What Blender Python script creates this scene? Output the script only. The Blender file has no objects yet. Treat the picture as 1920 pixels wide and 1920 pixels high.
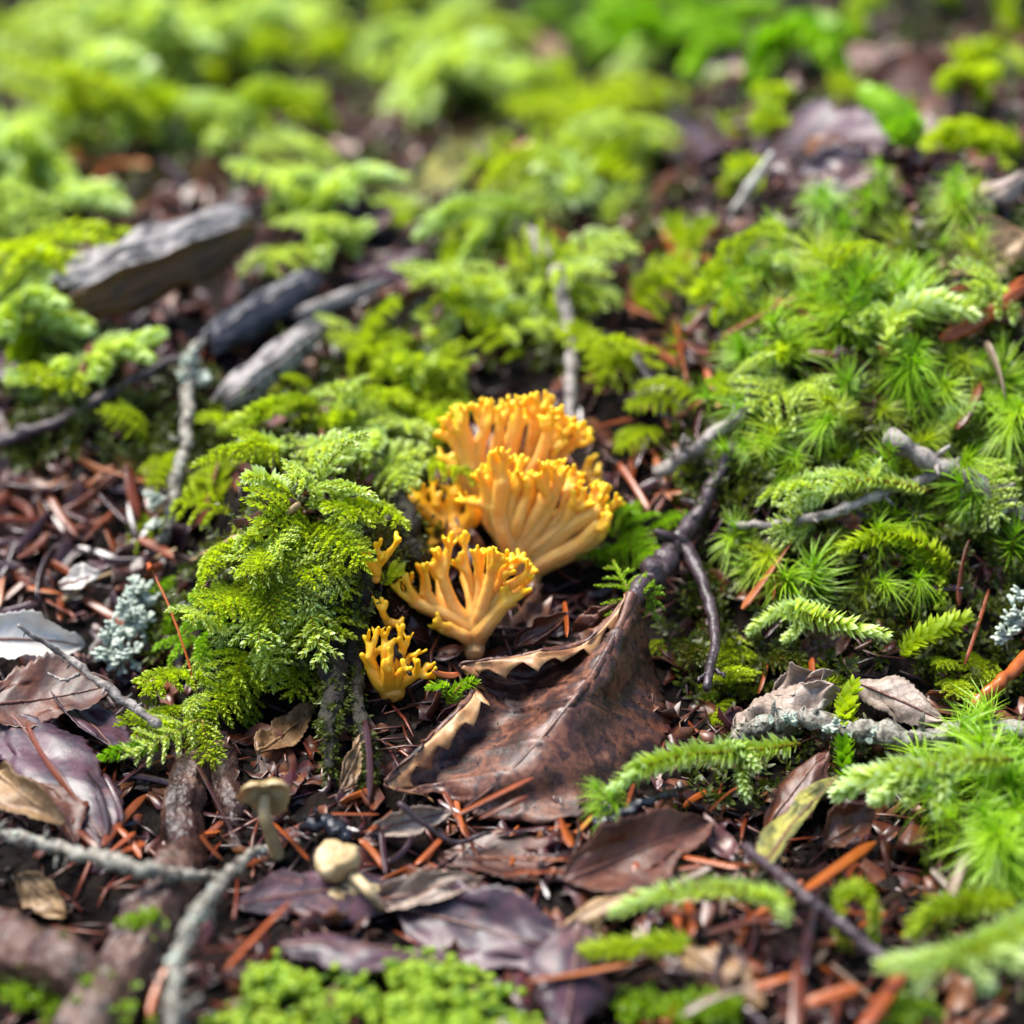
import bpy, bmesh, math, random
import numpy as np
from mathutils import Matrix, Vector
random.seed(7)
R = np.random.default_rng(11)
S = 0.001                                   # everything below is written in millimetres
scene = bpy.context.scene
col = scene.collection

# ------------------------------------------------------------------ camera, sky, sun, exposure
PITCH = math.radians(22.0)
CAM = np.array([0.0, -371.0, 175.0])
cd = bpy.data.cameras.new('camera'); cam = bpy.data.objects.new('camera', cd); col.objects.link(cam)
cam.location = CAM * S
cam.rotation_euler = (math.radians(90) - PITCH, 0, 0)
cd.sensor_width = 36.0; cd.lens = 90.0
cd.clip_start = 0.02; cd.clip_end = 50.0
cd.dof.use_dof = True; cd.dof.focus_distance = 0.394; cd.dof.aperture_fstop = 7.9
scene.camera = cam
w = bpy.data.worlds.new('World'); scene.world = w; w.use_nodes = True
nt = w.node_tree; nt.nodes.clear()
SUN_EL, SUN_AZ = math.radians(66), math.radians(-72)     # azimuth from +Y (away from the camera), negative = to the left
sky = nt.nodes.new('ShaderNodeTexSky'); sky.sky_type = 'NISHITA'; sky.sun_disc = False
sky.sun_elevation = SUN_EL; sky.sun_rotation = SUN_AZ; sky.dust_density = .6; sky.air_density = 1.0; sky.ozone_density = 2.5
bg = nt.nodes.new('ShaderNodeBackground'); bg.inputs['Strength'].default_value = 0.09
wo = nt.nodes.new('ShaderNodeOutputWorld')
nt.links.new(sky.outputs[0], bg.inputs[0]); nt.links.new(bg.outputs[0], wo.inputs[0])
sl = bpy.data.lights.new('sun', 'SUN'); sun = bpy.data.objects.new('sun', sl); col.objects.link(sun)
sl.energy = 3.5; sl.angle = math.radians(32); sl.color = (1.0, 0.96, 0.88)
sd = Vector((math.sin(SUN_AZ) * math.cos(SUN_EL), math.cos(SUN_AZ) * math.cos(SUN_EL), math.sin(SUN_EL)))
sun.rotation_euler = sd.to_track_quat('Z', 'Y').to_euler()
sun.location = sd * 2
vs = scene.view_settings
vs.view_transform = 'Standard'; vs.look = 'None'; vs.gamma = 1.0; vs.exposure = 1.42; vs.use_curve_mapping = False
scene.render.engine = 'CYCLES'
cy = scene.cycles
cy.use_denoising = True
cy.max_bounces = 4; cy.diffuse_bounces = 2; cy.glossy_bounces = 2; cy.transmission_bounces = 3
cy.use_adaptive_sampling = True; cy.adaptive_threshold = .02
cy.caustics_reflective = False; cy.caustics_refractive = False
cy.sample_clamp_indirect = 6.0

# ------------------------------------------------------------------ pixel (of the 1920 photo) <-> place
FWD = np.array([0, math.cos(PITCH), -math.sin(PITCH)]); UPV = np.array([0, math.sin(PITCH), math.cos(PITCH)]); RGT = np.array([1., 0, 0])
def ray(px, py):
    px = np.asarray(px, float); py = np.asarray(py, float)
    return FWD + RGT * ((px - 960) / 960 * .2)[..., None] + UPV * ((960 - py) / 960 * .2)[..., None]
def at(px, py, depth):
    return CAM + ray(px, py) * np.asarray(depth, float)[..., None]

# ------------------------------------------------------------------ ground shape
def prof(pts):
    yy = np.arange(-400, 3000, 2.0)
    zz = np.interp(yy, [p[0] for p in pts], [p[1] for p in pts])
    k = np.hanning(9); k /= k.sum()
    return yy, np.convolve(np.pad(zz, 4, mode='edge'), k, 'valid')
FR = [(-400, -75), (-140, -30), (-80, -18.5), (-57, -15), (-29, -10)]
PC = prof(FR + [(0, 0), (14, 5), (24, 15), (34, 19), (50, 23), (80, 36), (100, 40), (200, 43), (3000, 180)])
PL = prof([(-400, -75), (-140, -32), (-80, -20), (-50, -14), (-20, -8), (5, -3), (30, 8), (55, 25), (90, 37), (200, 42), (3000, 180)])
PR = prof(FR + [(-10, -5), (0, 1), (14, 16), (30, 34), (48, 47), (70, 56), (200, 60), (3000, 190)])
def sst(a, b, x):
    t = np.clip((x - a) / (b - a), 0, 1); return t * t * (3 - 2 * t)
_wv = [(R.uniform(0, 2 * math.pi), l, R.uniform(0, 6.28), a) for l, a in ((62, 1.5), (47, 1.3), (33, 1.1), (24, .8), (17, .6), (12, .45), (9, .35), (6.3, .25), (4.7, .2)) for _ in (0, 1)]
def gh(x, y):
    x = np.asarray(x, float); y = np.asarray(y, float)
    c = np.interp(y, *PC); l = np.interp(y, *PL); r = np.interp(y, *PR)
    wl = sst(-40, -62, x); wr = sst(20, 58, x)
    z = c * (1 - wl) * (1 - wr) + l * wl + r * wr
    hump = 21 * sst(-7, 1, y) * np.exp(-np.abs((x + 33) / 14.5) ** 3) * np.exp(-np.maximum(y - 5, 0) ** 2 / 22 ** 2)
    z = z + hump - 9 * np.exp(-((x + 36) / 8) ** 4 - ((y + 9) / 5.5) ** 2) - 10 * np.exp(-((x + 72) / 13) ** 2 - ((y + 58) / 9) ** 2)
    for th, lam, ph, a in _wv:
        z = z + .55 * a * np.sin((x * math.cos(th) + y * math.sin(th)) * 2 * math.pi / lam + ph)
    return z
_t = np.concatenate([np.arange(255, 620, .75), np.geomspace(620, 3200, 300)])
def hit(px, py, off=0.0):
    """camera depth at which the line through a pixel meets the ground raised by off (arrays allowed)"""
    px = np.atleast_1d(np.asarray(px, float)); py = np.atleast_1d(np.asarray(py, float)); out = np.empty(px.shape)
    for i in range(px.size):
        d = ray(px[i], py[i]); P = CAM + _t[:, None] * d
        f = P[:, 2] - gh(P[:, 0], P[:, 1]) - off
        k = int(np.argmax(f < 0))
        if k == 0: out[i] = _t[-1]
        else: out[i] = _t[k - 1] + (_t[k] - _t[k - 1]) * f[k - 1] / (f[k - 1] - f[k] + 1e-9)
    return out
def P(px, py, off=0.0):
    return at(px, py, hit(px, py, off)[0])
def gnorm(x, y, e=3.0):
    n = np.array([-(gh(x + e, y) - gh(x - e, y)) / (2 * e), -(gh(x, y + e) - gh(x, y - e)) / (2 * e), 1.0]); return n / np.linalg.norm(n)
def unit(v):
    v = np.asarray(v, float); return v / (np.linalg.norm(v, axis=-1, keepdims=True) + 1e-12)

# ------------------------------------------------------------------ mesh builder
class MB:
    def __init__(s): s.v = []; s.q = []; s.t = []; s.a = []; s.mq = []; s.n = 0
    def add(s, v, quads=None, tris=None, a=None, mi=0):
        v = np.asarray(v, float).reshape(-1, 3)
        if quads is not None and len(quads):
            s.q.append(np.asarray(quads, int) + s.n)
        if tris is not None and len(tris):
            s.t.append(np.asarray(tris, int) + s.n)
        s.v.append(v); s.a.append(np.zeros(len(v)) if a is None else np.broadcast_to(np.asarray(a, float), (len(v),)))
        s.n += len(v)
    def mesh(s, name, origin=(0, 0, 0), smooth=True):
        V = (np.concatenate(s.v) - np.asarray(origin)) * S; A = np.concatenate(s.a)
        Q = np.concatenate(s.q) if s.q else np.zeros((0, 4), int); T = np.concatenate(s.t) if s.t else np.zeros((0, 3), int)
        me = bpy.data.meshes.new(name)
        me.vertices.add(len(V)); me.vertices.foreach_set('co', V.astype(np.float32).ravel())
        me.loops.add(Q.size + T.size); me.loops.foreach_set('vertex_index', np.concatenate([Q.ravel(), T.ravel()]).astype(np.int32))
        me.polygons.add(len(Q) + len(T))
        ls = np.concatenate([np.arange(len(Q)) * 4, Q.size + np.arange(len(T)) * 3]).astype(np.int32)
        me.polygons.foreach_set('loop_start', ls)
        me.polygons.foreach_set('use_smooth', np.full(len(Q) + len(T), smooth))
        at_ = me.attributes.new('t', 'FLOAT', 'POINT'); at_.data.foreach_set('value', A.astype(np.float32))
        me.update(calc_edges=True); me.validate()
        return me
    def obj(s, name, m, parent=None, origin=(0, 0, 0), smooth=True):
        me = s.mesh(name, origin, smooth)
        for k in (m if isinstance(m, (list, tuple)) else [m]): me.materials.append(k)
        o = bpy.data.objects.new(name, me); col.objects.link(o)
        if parent is not None: o.parent = parent
        else: o.location = np.asarray(origin) * S
        return o
def tag(o, label, cat, group=None, kind=None):
    o['label'] = label; o['category'] = cat
    if group: o['group'] = group
    if kind: o['kind'] = kind
    return o
def empty(name, label, cat, loc, group=None):
    o = bpy.data.objects.new(name, None); col.objects.link(o); o.empty_display_size = .002
    o.location = np.asarray(loc, float) * S
    return tag(o, label, cat, group)
def resample(pts, n, cr=True):
    """Catmull-Rom through the points; columns past the third ride along"""
    p = np.asarray(pts, float)
    if len(p) == 2: return p[0] + (p[1] - p[0]) * np.linspace(0, 1, n)[:, None]
    q = np.vstack([2 * p[0] - p[1], p, 2 * p[-1] - p[-2]]); u = np.linspace(0, len(p) - 1, n); i = np.minimum(u.astype(int), len(p) - 2); f = (u - i)[:, None]
    a, b, c, d = q[i], q[i + 1], q[i + 2], q[i + 3]
    return .5 * (2 * b + (c - a) * f + (2 * a - 5 * b + 4 * c - d) * f ** 2 + (3 * b - a - 3 * c + d) * f ** 3)
def frames(p):
    t = unit(np.gradient(p, axis=0)); n = np.empty_like(t)
    a = np.array([0, 0, 1.]) if abs(t[0, 2]) < .9 else np.array([1., 0, 0])
    n[0] = unit(np.cross(np.cross(t[0], a), t[0]))
    for i in range(1, len(p)):
        v = n[i - 1] - t[i] * np.dot(n[i - 1], t[i]); n[i] = unit(v)
    return t, n, np.cross(t, n)
def tube(mb, pts, rad, sides=8, bump=0.0, flat=1.0, rnd=None, cap=True, a=None):
    p = np.asarray(pts, float); m = len(p); rad = np.broadcast_to(np.asarray(rad, float), (m,))
    t, n, b = frames(p); th = np.linspace(0, 2 * math.pi, sides, endpoint=False)
    r = rad[:, None] * np.ones((1, sides))
    if sides >= 12: r = r * (1 + .06 * R.normal(0, 1, (1, sides)).clip(-2, 2))
    if bump: r = r * (1 + bump * (rnd or R).normal(0, 1, (m, sides)).clip(-2, 2) if rnd is None else 1 + bump * rnd.normal(0, 1, (m, sides)).clip(-2, 2))
    v = p[:, None] + r[..., None] * (np.cos(th)[None, :, None] * n[:, None] * flat + np.sin(th)[None, :, None] * b[:, None])
    i = np.arange(m - 1)[:, None] * sides; j = np.arange(sides)[None]; k = (j + 1) % sides
    q = np.stack([i + j, i + k, i + sides + k, i + sides + j], -1).reshape(-1, 4)
    V = v.reshape(-1, 3); tr = None
    if cap:
        V = np.vstack([V, p[0] - t[0] * rad[0] * .35, p[-1] + t[-1] * rad[-1] * .35]); s0 = m * sides
        j = np.arange(sides); tr = np.vstack([np.stack([np.full(sides, s0), (j + 1) % sides, j], 1), np.stack([np.full(sides, s0 + 1), s0 - sides + j, s0 - sides + (j + 1) % sides], 1)])
    mb.add(V, q, tr, a=np.linspace(0, 1, len(V)) if a is None else a)

# ------------------------------------------------------------------ materials
def lin(h):
    c = [int(h[i:i + 2], 16) / 255 for i in (0, 2, 4)]
    return tuple(x / 12.92 if x <= .04045 else ((x + .055) / 1.055) ** 2.4 for x in c) + (1,)
def mat(name, stops, rough=.5, scale=500., detail=4., bump=0., bscale=None, bdist=.0003, trans=0., tcol=None, tip=None, tipmul=1., coat=0., spec=.5, sss=0., obj_rand=.55, stretch=None, rvar=0., use_t=False, veins=0.):
    """colour ramp driven by the object's own random value and a noise in object space; 'tip' mixes in along the attribute t"""
    m = bpy.data.materials.new(name); m.use_nodes = True; N = m.node_tree.nodes; L = m.node_tree.links; N.clear()
    out = N.new('ShaderNodeOutputMaterial'); bs = N.new('ShaderNodeBsdfPrincipled')
    tc = N.new('ShaderNodeTexCoord'); src = tc.outputs['Object']
    if stretch:
        mp = N.new('ShaderNodeMapping'); mp.inputs['Scale'].default_value = stretch; L.new(src, mp.inputs['Vector']); src = mp.outputs[0]
    nz = N.new('ShaderNodeTexNoise'); nz.inputs['Scale'].default_value = scale; nz.inputs['Detail'].default_value = detail; nz.inputs['Roughness'].default_value = .6
    L.new(src, nz.inputs['Vector'])
    oi = N.new('ShaderNodeObjectInfo')
    m1 = N.new('ShaderNodeMath'); m1.operation = 'MULTIPLY_ADD'; m1.inputs[1].default_value = 2.2 * (1 - obj_rand); m1.inputs[2].default_value = -1.1 * (1 - obj_rand) + .5 * (1 - obj_rand)
    L.new(nz.outputs['Fac'], m1.inputs[0])
    m2 = N.new('ShaderNodeMath'); m2.operation = 'MULTIPLY_ADD'; m2.inputs[1].default_value = obj_rand
    if use_t:
        ta_ = N.new('ShaderNodeAttribute'); ta_.attribute_name = 't'; L.new(ta_.outputs['Fac'], m2.inputs[0])
    else: L.new(oi.outputs['Random'], m2.inputs[0])
    L.new(m1.outputs[0], m2.inputs[2])
    cr = N.new('ShaderNodeValToRGB'); e = cr.color_ramp.elements
    for i, c in enumerate(stops):
        x = i / max(1, len(stops) - 1)
        el = e[i] if i < 2 and not (i == 1 and len(stops) > 2) else None
        if el is None: el = e.new(x) if i < len(stops) - 1 else e[-1]
        el.position = x; el.color = lin(c) if isinstance(c, str) else tuple(c) + (1,)
    L.new(m2.outputs[0], cr.inputs[0]); csock = cr.outputs[0]
    if tip:
        atn = N.new('ShaderNodeAttribute'); atn.attribute_name = 't'
        pw = N.new('ShaderNodeMath'); pw.operation = 'POWER'; pw.inputs[1].default_value = tipmul; L.new(atn.outputs['Fac'], pw.inputs[0])
        mx = N.new('ShaderNodeMix'); mx.data_type = 'RGBA'; mx.inputs['B'].default_value = lin(tip)
        L.new(pw.outputs[0], mx.inputs['Factor']); L.new(csock, mx.inputs['A']); csock = mx.outputs['Result']
    if veins:
        vo = N.new('ShaderNodeTexVoronoi'); vo.feature = 'DISTANCE_TO_EDGE'; vo.inputs['Scale'].default_value = 620; L.new(src, vo.inputs['Vector'])
        vr = N.new('ShaderNodeMapRange'); vr.inputs['From Max'].default_value = .12; L.new(vo.outputs['Distance'], vr.inputs['Value'])
        n5 = N.new('ShaderNodeTexNoise'); n5.inputs['Scale'].default_value = 900; n5.inputs['Detail'].default_value = 3; L.new(src, n5.inputs['Vector'])
        sp = N.new('ShaderNodeMapRange'); sp.inputs['From Min'].default_value = .62; sp.inputs['From Max'].default_value = .7; L.new(n5.outputs['Fac'], sp.inputs['Value'])
        sb = N.new('ShaderNodeMath'); sb.operation = 'SUBTRACT'; sb.inputs[0].default_value = 1.0; L.new(vr.outputs[0], sb.inputs[1])
        mxx = N.new('ShaderNodeMath'); mxx.operation = 'MAXIMUM'; L.new(sb.outputs[0], mxx.inputs[0]); L.new(sp.outputs[0], mxx.inputs[1])
        mlt = N.new('ShaderNodeMath'); mlt.operation = 'MULTIPLY'; mlt.inputs[1].default_value = veins; L.new(mxx.outputs[0], mlt.inputs[0])
        mv = N.new('ShaderNodeMix'); mv.data_type = 'RGBA'; mv.blend_type = 'MULTIPLY'; mv.inputs['B'].default_value = (.3, .24, .22, 1)
        L.new(mlt.outputs[0], mv.inputs['Factor']); L.new(csock, mv.inputs['A']); csock = mv.outputs['Result']
    L.new(csock, bs.inputs['Base Color'])
    bs.inputs['Roughness'].default_value = rough; bs.inputs['Specular IOR Level'].default_value = spec
    if rvar:
        mr = N.new('ShaderNodeMath'); mr.operation = 'MULTIPLY_ADD'; mr.inputs[1].default_value = rvar * 2; mr.inputs[2].default_value = rough - rvar; mr.use_clamp = True
        n3 = N.new('ShaderNodeTexNoise'); n3.inputs['Scale'].default_value = scale * .6; L.new(src, n3.inputs['Vector'])
        L.new(n3.outputs['Fac'], mr.inputs[0]); L.new(mr.outputs[0], bs.inputs['Roughness'])
    if coat: bs.inputs['Coat Weight'].default_value = coat; bs.inputs['Coat Roughness'].default_value = .12
    if sss:
        bs.inputs['Subsurface Weight'].default_value = sss; bs.inputs['Subsurface Radius'].default_value = (1.4, .7, .22); bs.inputs['Subsurface Scale'].default_value = .0012
    if bump:
        bn = N.new('ShaderNodeTexNoise'); bn.inputs['Scale'].default_value = bscale or scale * 2; bn.inputs['Detail'].default_value = 5
        L.new(src, bn.inputs['Vector'])
        bp = N.new('ShaderNodeBump'); bp.inputs['Strength'].default_value = bump; bp.inputs['Distance'].default_value = bdist
        L.new(bn.outputs['Fac'], bp.inputs['Height']); L.new(bp.outputs[0], bs.inputs['Normal'])
    if trans:
        tr = N.new('ShaderNodeBsdfTranslucent'); ms = N.new('ShaderNodeMixShader'); ms.inputs[0].default_value = trans
        if tcol:
            mx = N.new('ShaderNodeMix'); mx.data_type = 'RGBA'; mx.inputs['Factor'].default_value = .6; mx.inputs['B'].default_value = lin(tcol); L.new(csock, mx.inputs['A']); L.new(mx.outputs['Result'], tr.inputs[0])
        else: L.new(csock, tr.inputs[0])
        L.new(bs.outputs[0], ms.inputs[1]); L.new(tr.outputs[0], ms.inputs[2]); L.new(ms.outputs[0], out.inputs[0])
    else: L.new(bs.outputs[0], out.inputs[0])
    return m
M = {}
M['soil'] = mat('soil', ['040202', '0c0705', '170e09', '080504'], rough=.85, spec=.15, scale=160, bump=.9, bscale=500, bdist=.0012, obj_rand=0, rvar=.3)
M['moss_feather'] = mat('moss_feather', ['6c8606', '98ae0a', 'b4c610', 'a4ba0c', 'c0cc1c'], spec=.4, rough=.4, scale=90, trans=.48, tcol='c8e000', tip='cce058', tipmul=2.0, obj_rand=.7)
M['moss_pale'] = mat('moss_pale', ['9cba12', 'bace24', 'd0de48', 'aec41a'], rough=.34, spec=.5, scale=90, trans=.46, tcol='d4ec10', tip='e2f6cc', tipmul=1.6, obj_rand=.7)  # tip colour: naturally pale leaf ends, with wet sky highlights put into the colour
M['moss_tuft'] = mat('moss_tuft', ['56860a', '78a40c', '94ba12', 'a6ba18'], spec=.4, rough=.38, scale=90, trans=.4, tcol='98dc00', tip='a8d034', tipmul=1.5, obj_rand=.7)
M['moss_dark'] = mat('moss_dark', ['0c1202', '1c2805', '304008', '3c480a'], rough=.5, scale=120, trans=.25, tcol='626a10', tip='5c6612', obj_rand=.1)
M['moss_bead'] = mat('moss_bead', ['1c2c04', '4c7208', '88aa10', 'a8c020', '466408'], rough=.35, scale=150, trans=.3, tcol='a5cc22', obj_rand=.8, use_t=True)
M['moss_stem'] = mat('moss_stem', ['4a3a12', '6b5a18', '70400f'], rough=.5, scale=300)
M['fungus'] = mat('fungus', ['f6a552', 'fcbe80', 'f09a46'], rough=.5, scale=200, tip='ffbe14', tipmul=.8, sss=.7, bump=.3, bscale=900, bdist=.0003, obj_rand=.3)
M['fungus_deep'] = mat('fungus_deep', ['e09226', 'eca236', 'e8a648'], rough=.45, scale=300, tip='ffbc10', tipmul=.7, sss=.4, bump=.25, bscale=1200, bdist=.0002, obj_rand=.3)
M['leaf_hero'] = mat('leaf_hero', ['120706', '2a110b', '442116', '724632', '2a110f', '583426', '8a5e46'], rough=.5, scale=150, detail=9, bump=.5, bscale=700, bdist=.0003, spec=.6, obj_rand=0, rvar=.2, veins=.5)
M['leaf_brown'] = mat('leaf_brown', ['1a0a06', '3c190e', '62341e', '42221a', '7a4c30'], rough=.5, scale=150, detail=7, bump=.4, bscale=600, bdist=.0003, spec=.6, obj_rand=.3, rvar=.2, veins=.5)
M['leaf_purple'] = mat('leaf_purple', ['180b14', '341d2a', '563640', '2a1b2a', '6a4848', '442e3e'], rough=.46, scale=130, detail=8, bump=.4, bscale=500, bdist=.0003, spec=.6, obj_rand=.25, rvar=.2, veins=.5)
M['leaf_tan'] = mat('leaf_tan', ['3e2a18', '745436', '9c7e58', '57402a'], rough=.5, scale=200, detail=6, bump=.5, bscale=600, bdist=.0003, obj_rand=.4, veins=.5)
M['leaf_grey'] = mat('leaf_grey', ['6c5a4c', '8a7768', 'a39184', '75655c'], rough=.5, scale=220, detail=6, bump=.6, bscale=600, bdist=.0004, obj_rand=.3, veins=.5)
M['leaf_white'] = mat('leaf_white', ['bcb2a6', 'dcd4ca', 'a09284'], rough=.4, scale=150, bump=.3, bscale=400, obj_rand=.3)
M['leaf_yellow'] = mat('leaf_yellow', ['3d4326', '5b5c38', '9a9448', 'c4bb5c'], rough=.4, scale=260, detail=6, bump=.4, obj_rand=.1, veins=.5)
M['leaf_rim'] = mat('leaf_rim', ['3a2010', '7a4c2a', 'a67a4e', 'b8946a', '54301a'], rough=.45, scale=180, bump=.4, obj_rand=.1)
M['vein'] = mat('vein', ['4a2c22', '6a463a', '7c5a50'], rough=.3, scale=400, obj_rand=.4)
M['n_orange'] = mat('n_orange', ['6a2e0e', '924416', 'aa5c24'], rough=.3, scale=500, bump=.3, bscale=900, bdist=.0001, obj_rand=.6, stretch=(1, 1, 1))
M['n_red'] = mat('n_red', ['46200f', '6a3016', '7e3e1c'], rough=.32, scale=500, bump=.3, bscale=900, bdist=.0001, obj_rand=.6)
M['n_dark'] = mat('n_dark', ['1c0c10', '361a1e', '4a2628'], rough=.25, scale=500, bump=.3, bscale=900, bdist=.0001, obj_rand=.6, spec=.7)
M['n_pink'] = mat('n_pink', ['84441e', '9c5a30', 'b47042'], rough=.35, scale=500, bump=.3, bscale=900, bdist=.0001, obj_rand=.5)
M['n_tan'] = mat('n_tan', ['5c4a40', '7a6658', '94806a'], rough=.4, scale=500, bump=.3, bscale=900, bdist=.0001, obj_rand=.6)
M['twig_grey'] = mat('twig_grey', ['1e1918', '433b38', '756c66', 'a0968e', '2e2826'], rough=.6, scale=420, detail=6, bump=.9, bscale=900, bdist=.0005, obj_rand=.1)
M['twig_dark'] = mat('twig_dark', ['140d0d', '2c2022', '4a3a40', '201617'], rough=.4, scale=350, detail=6, bump=.8, bscale=800, bdist=.0005, obj_rand=.1)
M['twig_lichen'] = mat('twig_lichen', ['120d0b', '2c2420', '665e52', '9c978a', '1e1815', '48403a'], rough=.7, scale=520, detail=7, bump=1., bscale=700, bdist=.0007, obj_rand=.1)
M['twig_tan'] = mat('twig_tan', ['7d6244', '9c805a', 'b59a72'], rough=.5, scale=400, bump=.5, obj_rand=.1)
M['root'] = mat('root', ['100707', '22130f', '3e2620', '62483c', '160c0a', '2e1c17'], rough=.4, scale=110, detail=10, bump=1., bscale=240, bdist=.0028, obj_rand=.1, rvar=.2)
M['root_moss'] = mat('root_moss', ['090604', '18100a', '22200c', '100b07'], rough=.8, scale=240, detail=8, bump=1., bscale=420, bdist=.0025, obj_rand=.1)
M['wood_grey'] = mat('wood_grey', ['2e2826', '6a6260', '9a928e', '484240', 'aca6a4'], rough=.55, scale=150, detail=8, bump=1., bscale=260, bdist=.002, obj_rand=.1)
M['wood_core'] = mat('wood_core', ['1d110a', '39230f', '55350f', '2a1a10'], rough=.6, scale=160, detail=6, bump=.9, bscale=300, bdist=.0012, obj_rand=0)
M['wood_dark'] = mat('wood_dark', ['17161c', '2c2b33', '4a4850', '201d22'], rough=.4, scale=160, detail=6, bump=.8, bscale=300, bdist=.001, obj_rand=.1)
M['lichen'] = mat('lichen', ['7d8a80', 'a2aea0', 'c4ccbc', '8e9a90'], rough=.7, scale=300, trans=.15, obj_rand=.2, bump=.4)
M['mush'] = mat('mush', ['85704a', 'a89066', 'c0aa80'], rough=.35, scale=250, sss=.2, obj_rand=.2)
M['mush_dry'] = mat('mush_dry', ['6a5432', 'a0865a', 'c4ae86', '846a44'], rough=.55, scale=260, detail=6, bump=.9, bscale=400, bdist=.001, obj_rand=.1)
M['seta'] = mat('seta', ['9a3f10', 'b4551a'], rough=.4)
M['char'] = mat('char', ['0b0b10', '15161e', '22242e'], rough=.25, scale=300, bump=1., bscale=500, bdist=.001, spec=.7)
M['crumb'] = mat('crumb', ['060304', '160c08', '2c1910', '0c080a', '1c1210'], rough=.5, spec=.3, scale=260, detail=2, obj_rand=0)
M['flake'] = mat('flake', ['0c0404', '28100a', '4a2010', '2c141e', '6a3a1e', '441e2a', '7a4c2c', '140808'], rough=.4, scale=200, detail=6, bump=.5, bscale=500, bdist=.0003, spec=.6, use_t=True, obj_rand=.75, rvar=.2)
M['needle_bits'] = mat('needle_bits', ['0e0506', '2a0f0c', '4a1e0e', '2c1220', '742e0c', '4c2412', '180a10', '5a2c18'], rough=.35, scale=400, spec=.6, use_t=True, obj_rand=.8)
M['cone_bud'] = mat('cone_bud', ['24100c', '3f1c14'], rough=.4)

# ------------------------------------------------------------------ the ground
def axis(lo, hi, inner, fine, n_out):
    a = np.arange(inner[0], inner[1] + fine, fine)
    return np.concatenate([-np.geomspace(-inner[0] + 3, -lo, n_out)[::-1] if inner[0] < 0 else [], a, np.geomspace(inner[1] + 3, hi, n_out)])
xs = axis(-1500, 1500, (-150, 150), 1.0, 40); ys = axis(-350, 2800, (-110, 150), 1.0, 60)
X, Y = np.meshgrid(xs, ys); Z = gh(X, Y) + R.normal(0, .22, X.shape)
mb = MB(); nx = len(xs); i, j = np.meshgrid(np.arange(len(ys) - 1), np.arange(nx - 1), indexing='ij'); b0 = (i * nx + j).ravel()
mb.add(np.stack([X, Y, Z], -1).reshape(-1, 3), np.stack([b0, b0 + 1, b0 + nx + 1, b0 + nx], -1))
g = mb.obj('ground', M['soil']); tag(g, 'dark wet forest soil under moss and leaf litter', 'ground', kind='structure')

# ------------------------------------------------------------------ coral fungus (traced on a 3x enlargement of x 640..1280, y 700..1340)
def zp(u, v): return 640 + u / 3, 700 + v / 3
def remeshed(name, chains, m, parent, origin, tipref):
    """chains: list of (points mm, radii mm, t values); one closed skin round all of them"""
    mb = MB(); SP = []; ST = []
    for p, r, t in chains:
        n = max(6, int(np.linalg.norm(np.diff(p, axis=0), axis=1).sum() / .45))
        q = resample(np.column_stack([p, r, t]), n)
        c, rr, tt = q[:, :3], np.maximum(q[:, 3], .18), q[:, 4]
        tube(mb, c, rr, 9)
        for e_, rad in ((c[-1], rr[-1]),):           # rounded end
            u_ = np.linspace(0, math.pi, 6); w_ = np.linspace(0, 2 * math.pi, 9)
            UU, WW = np.meshgrid(u_, w_, indexing='ij'); sp = e_ + rad * 1.05 * np.stack([np.sin(UU) * np.cos(WW), np.sin(UU) * np.sin(WW), np.cos(UU)], -1)
            k = np.arange(5)[:, None] * 9 + np.arange(8)[None]; mb.add(sp.reshape(-1, 3), np.stack([k, k + 1, k + 10, k + 9], -1).reshape(-1, 4))
        SP.append(c); ST.append(tt)
    me = mb.mesh('tmp', origin); me.transform(Matrix.Scale(1 / S, 4))
    ob = bpy.data.objects.new('tmp', me); col.objects.link(ob)
    rm = ob.modifiers.new('r', 'REMESH'); rm.mode = 'VOXEL'; rm.voxel_size = .2; rm.use_smooth_shade = True
    sm = ob.modifiers.new('s', 'SMOOTH'); sm.iterations = 5; sm.factor = .5
    ev = ob.evaluated_get(bpy.context.evaluated_depsgraph_get()); m2 = bpy.data.meshes.new_from_object(ev)
    bpy.data.objects.remove(ob); bpy.data.meshes.remove(me)
    n = len(m2.vertices); co = np.empty(n * 3, np.float32); m2.vertices.foreach_get('co', co); co = co.reshape(-1, 3)
    q_ = np.asarray(origin)[None] + co; nv_ = np.empty(n * 3, np.float32); m2.vertices.foreach_get('normal', nv_); nv_ = nv_.reshape(-1, 3)
    from mathutils import noise as mn
    dsp = np.array([.13 * mn.noise(Vector(p_ * .55)) + .05 * mn.noise(Vector(p_ * 1.7)) for p_ in q_])
    m2.vertices.foreach_set('co', (co + nv_ * dsp[:, None]).astype(np.float32).ravel())
    SP = np.concatenate(SP) - np.asarray(origin); ST = np.concatenate(ST)
    tv = np.empty(n)
    for k in range(0, n, 2000):
        d = ((co[k:k + 2000, None] - SP[None]) ** 2).sum(-1); tv[k:k + 2000] = ST[d.argmin(1)]
    a = m2.attributes.get('t') or m2.attributes.new('t', 'FLOAT', 'POINT'); a.data.foreach_set('value', tv.astype(np.float32))
    m2.transform(Matrix.Scale(S, 4)); m2.materials.clear(); m2.materials.append(m)
    for p_ in m2.polygons: p_.use_smooth = True
    o = bpy.data.objects.new(name, m2); col.objects.link(o); o.parent = parent
    return o
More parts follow.
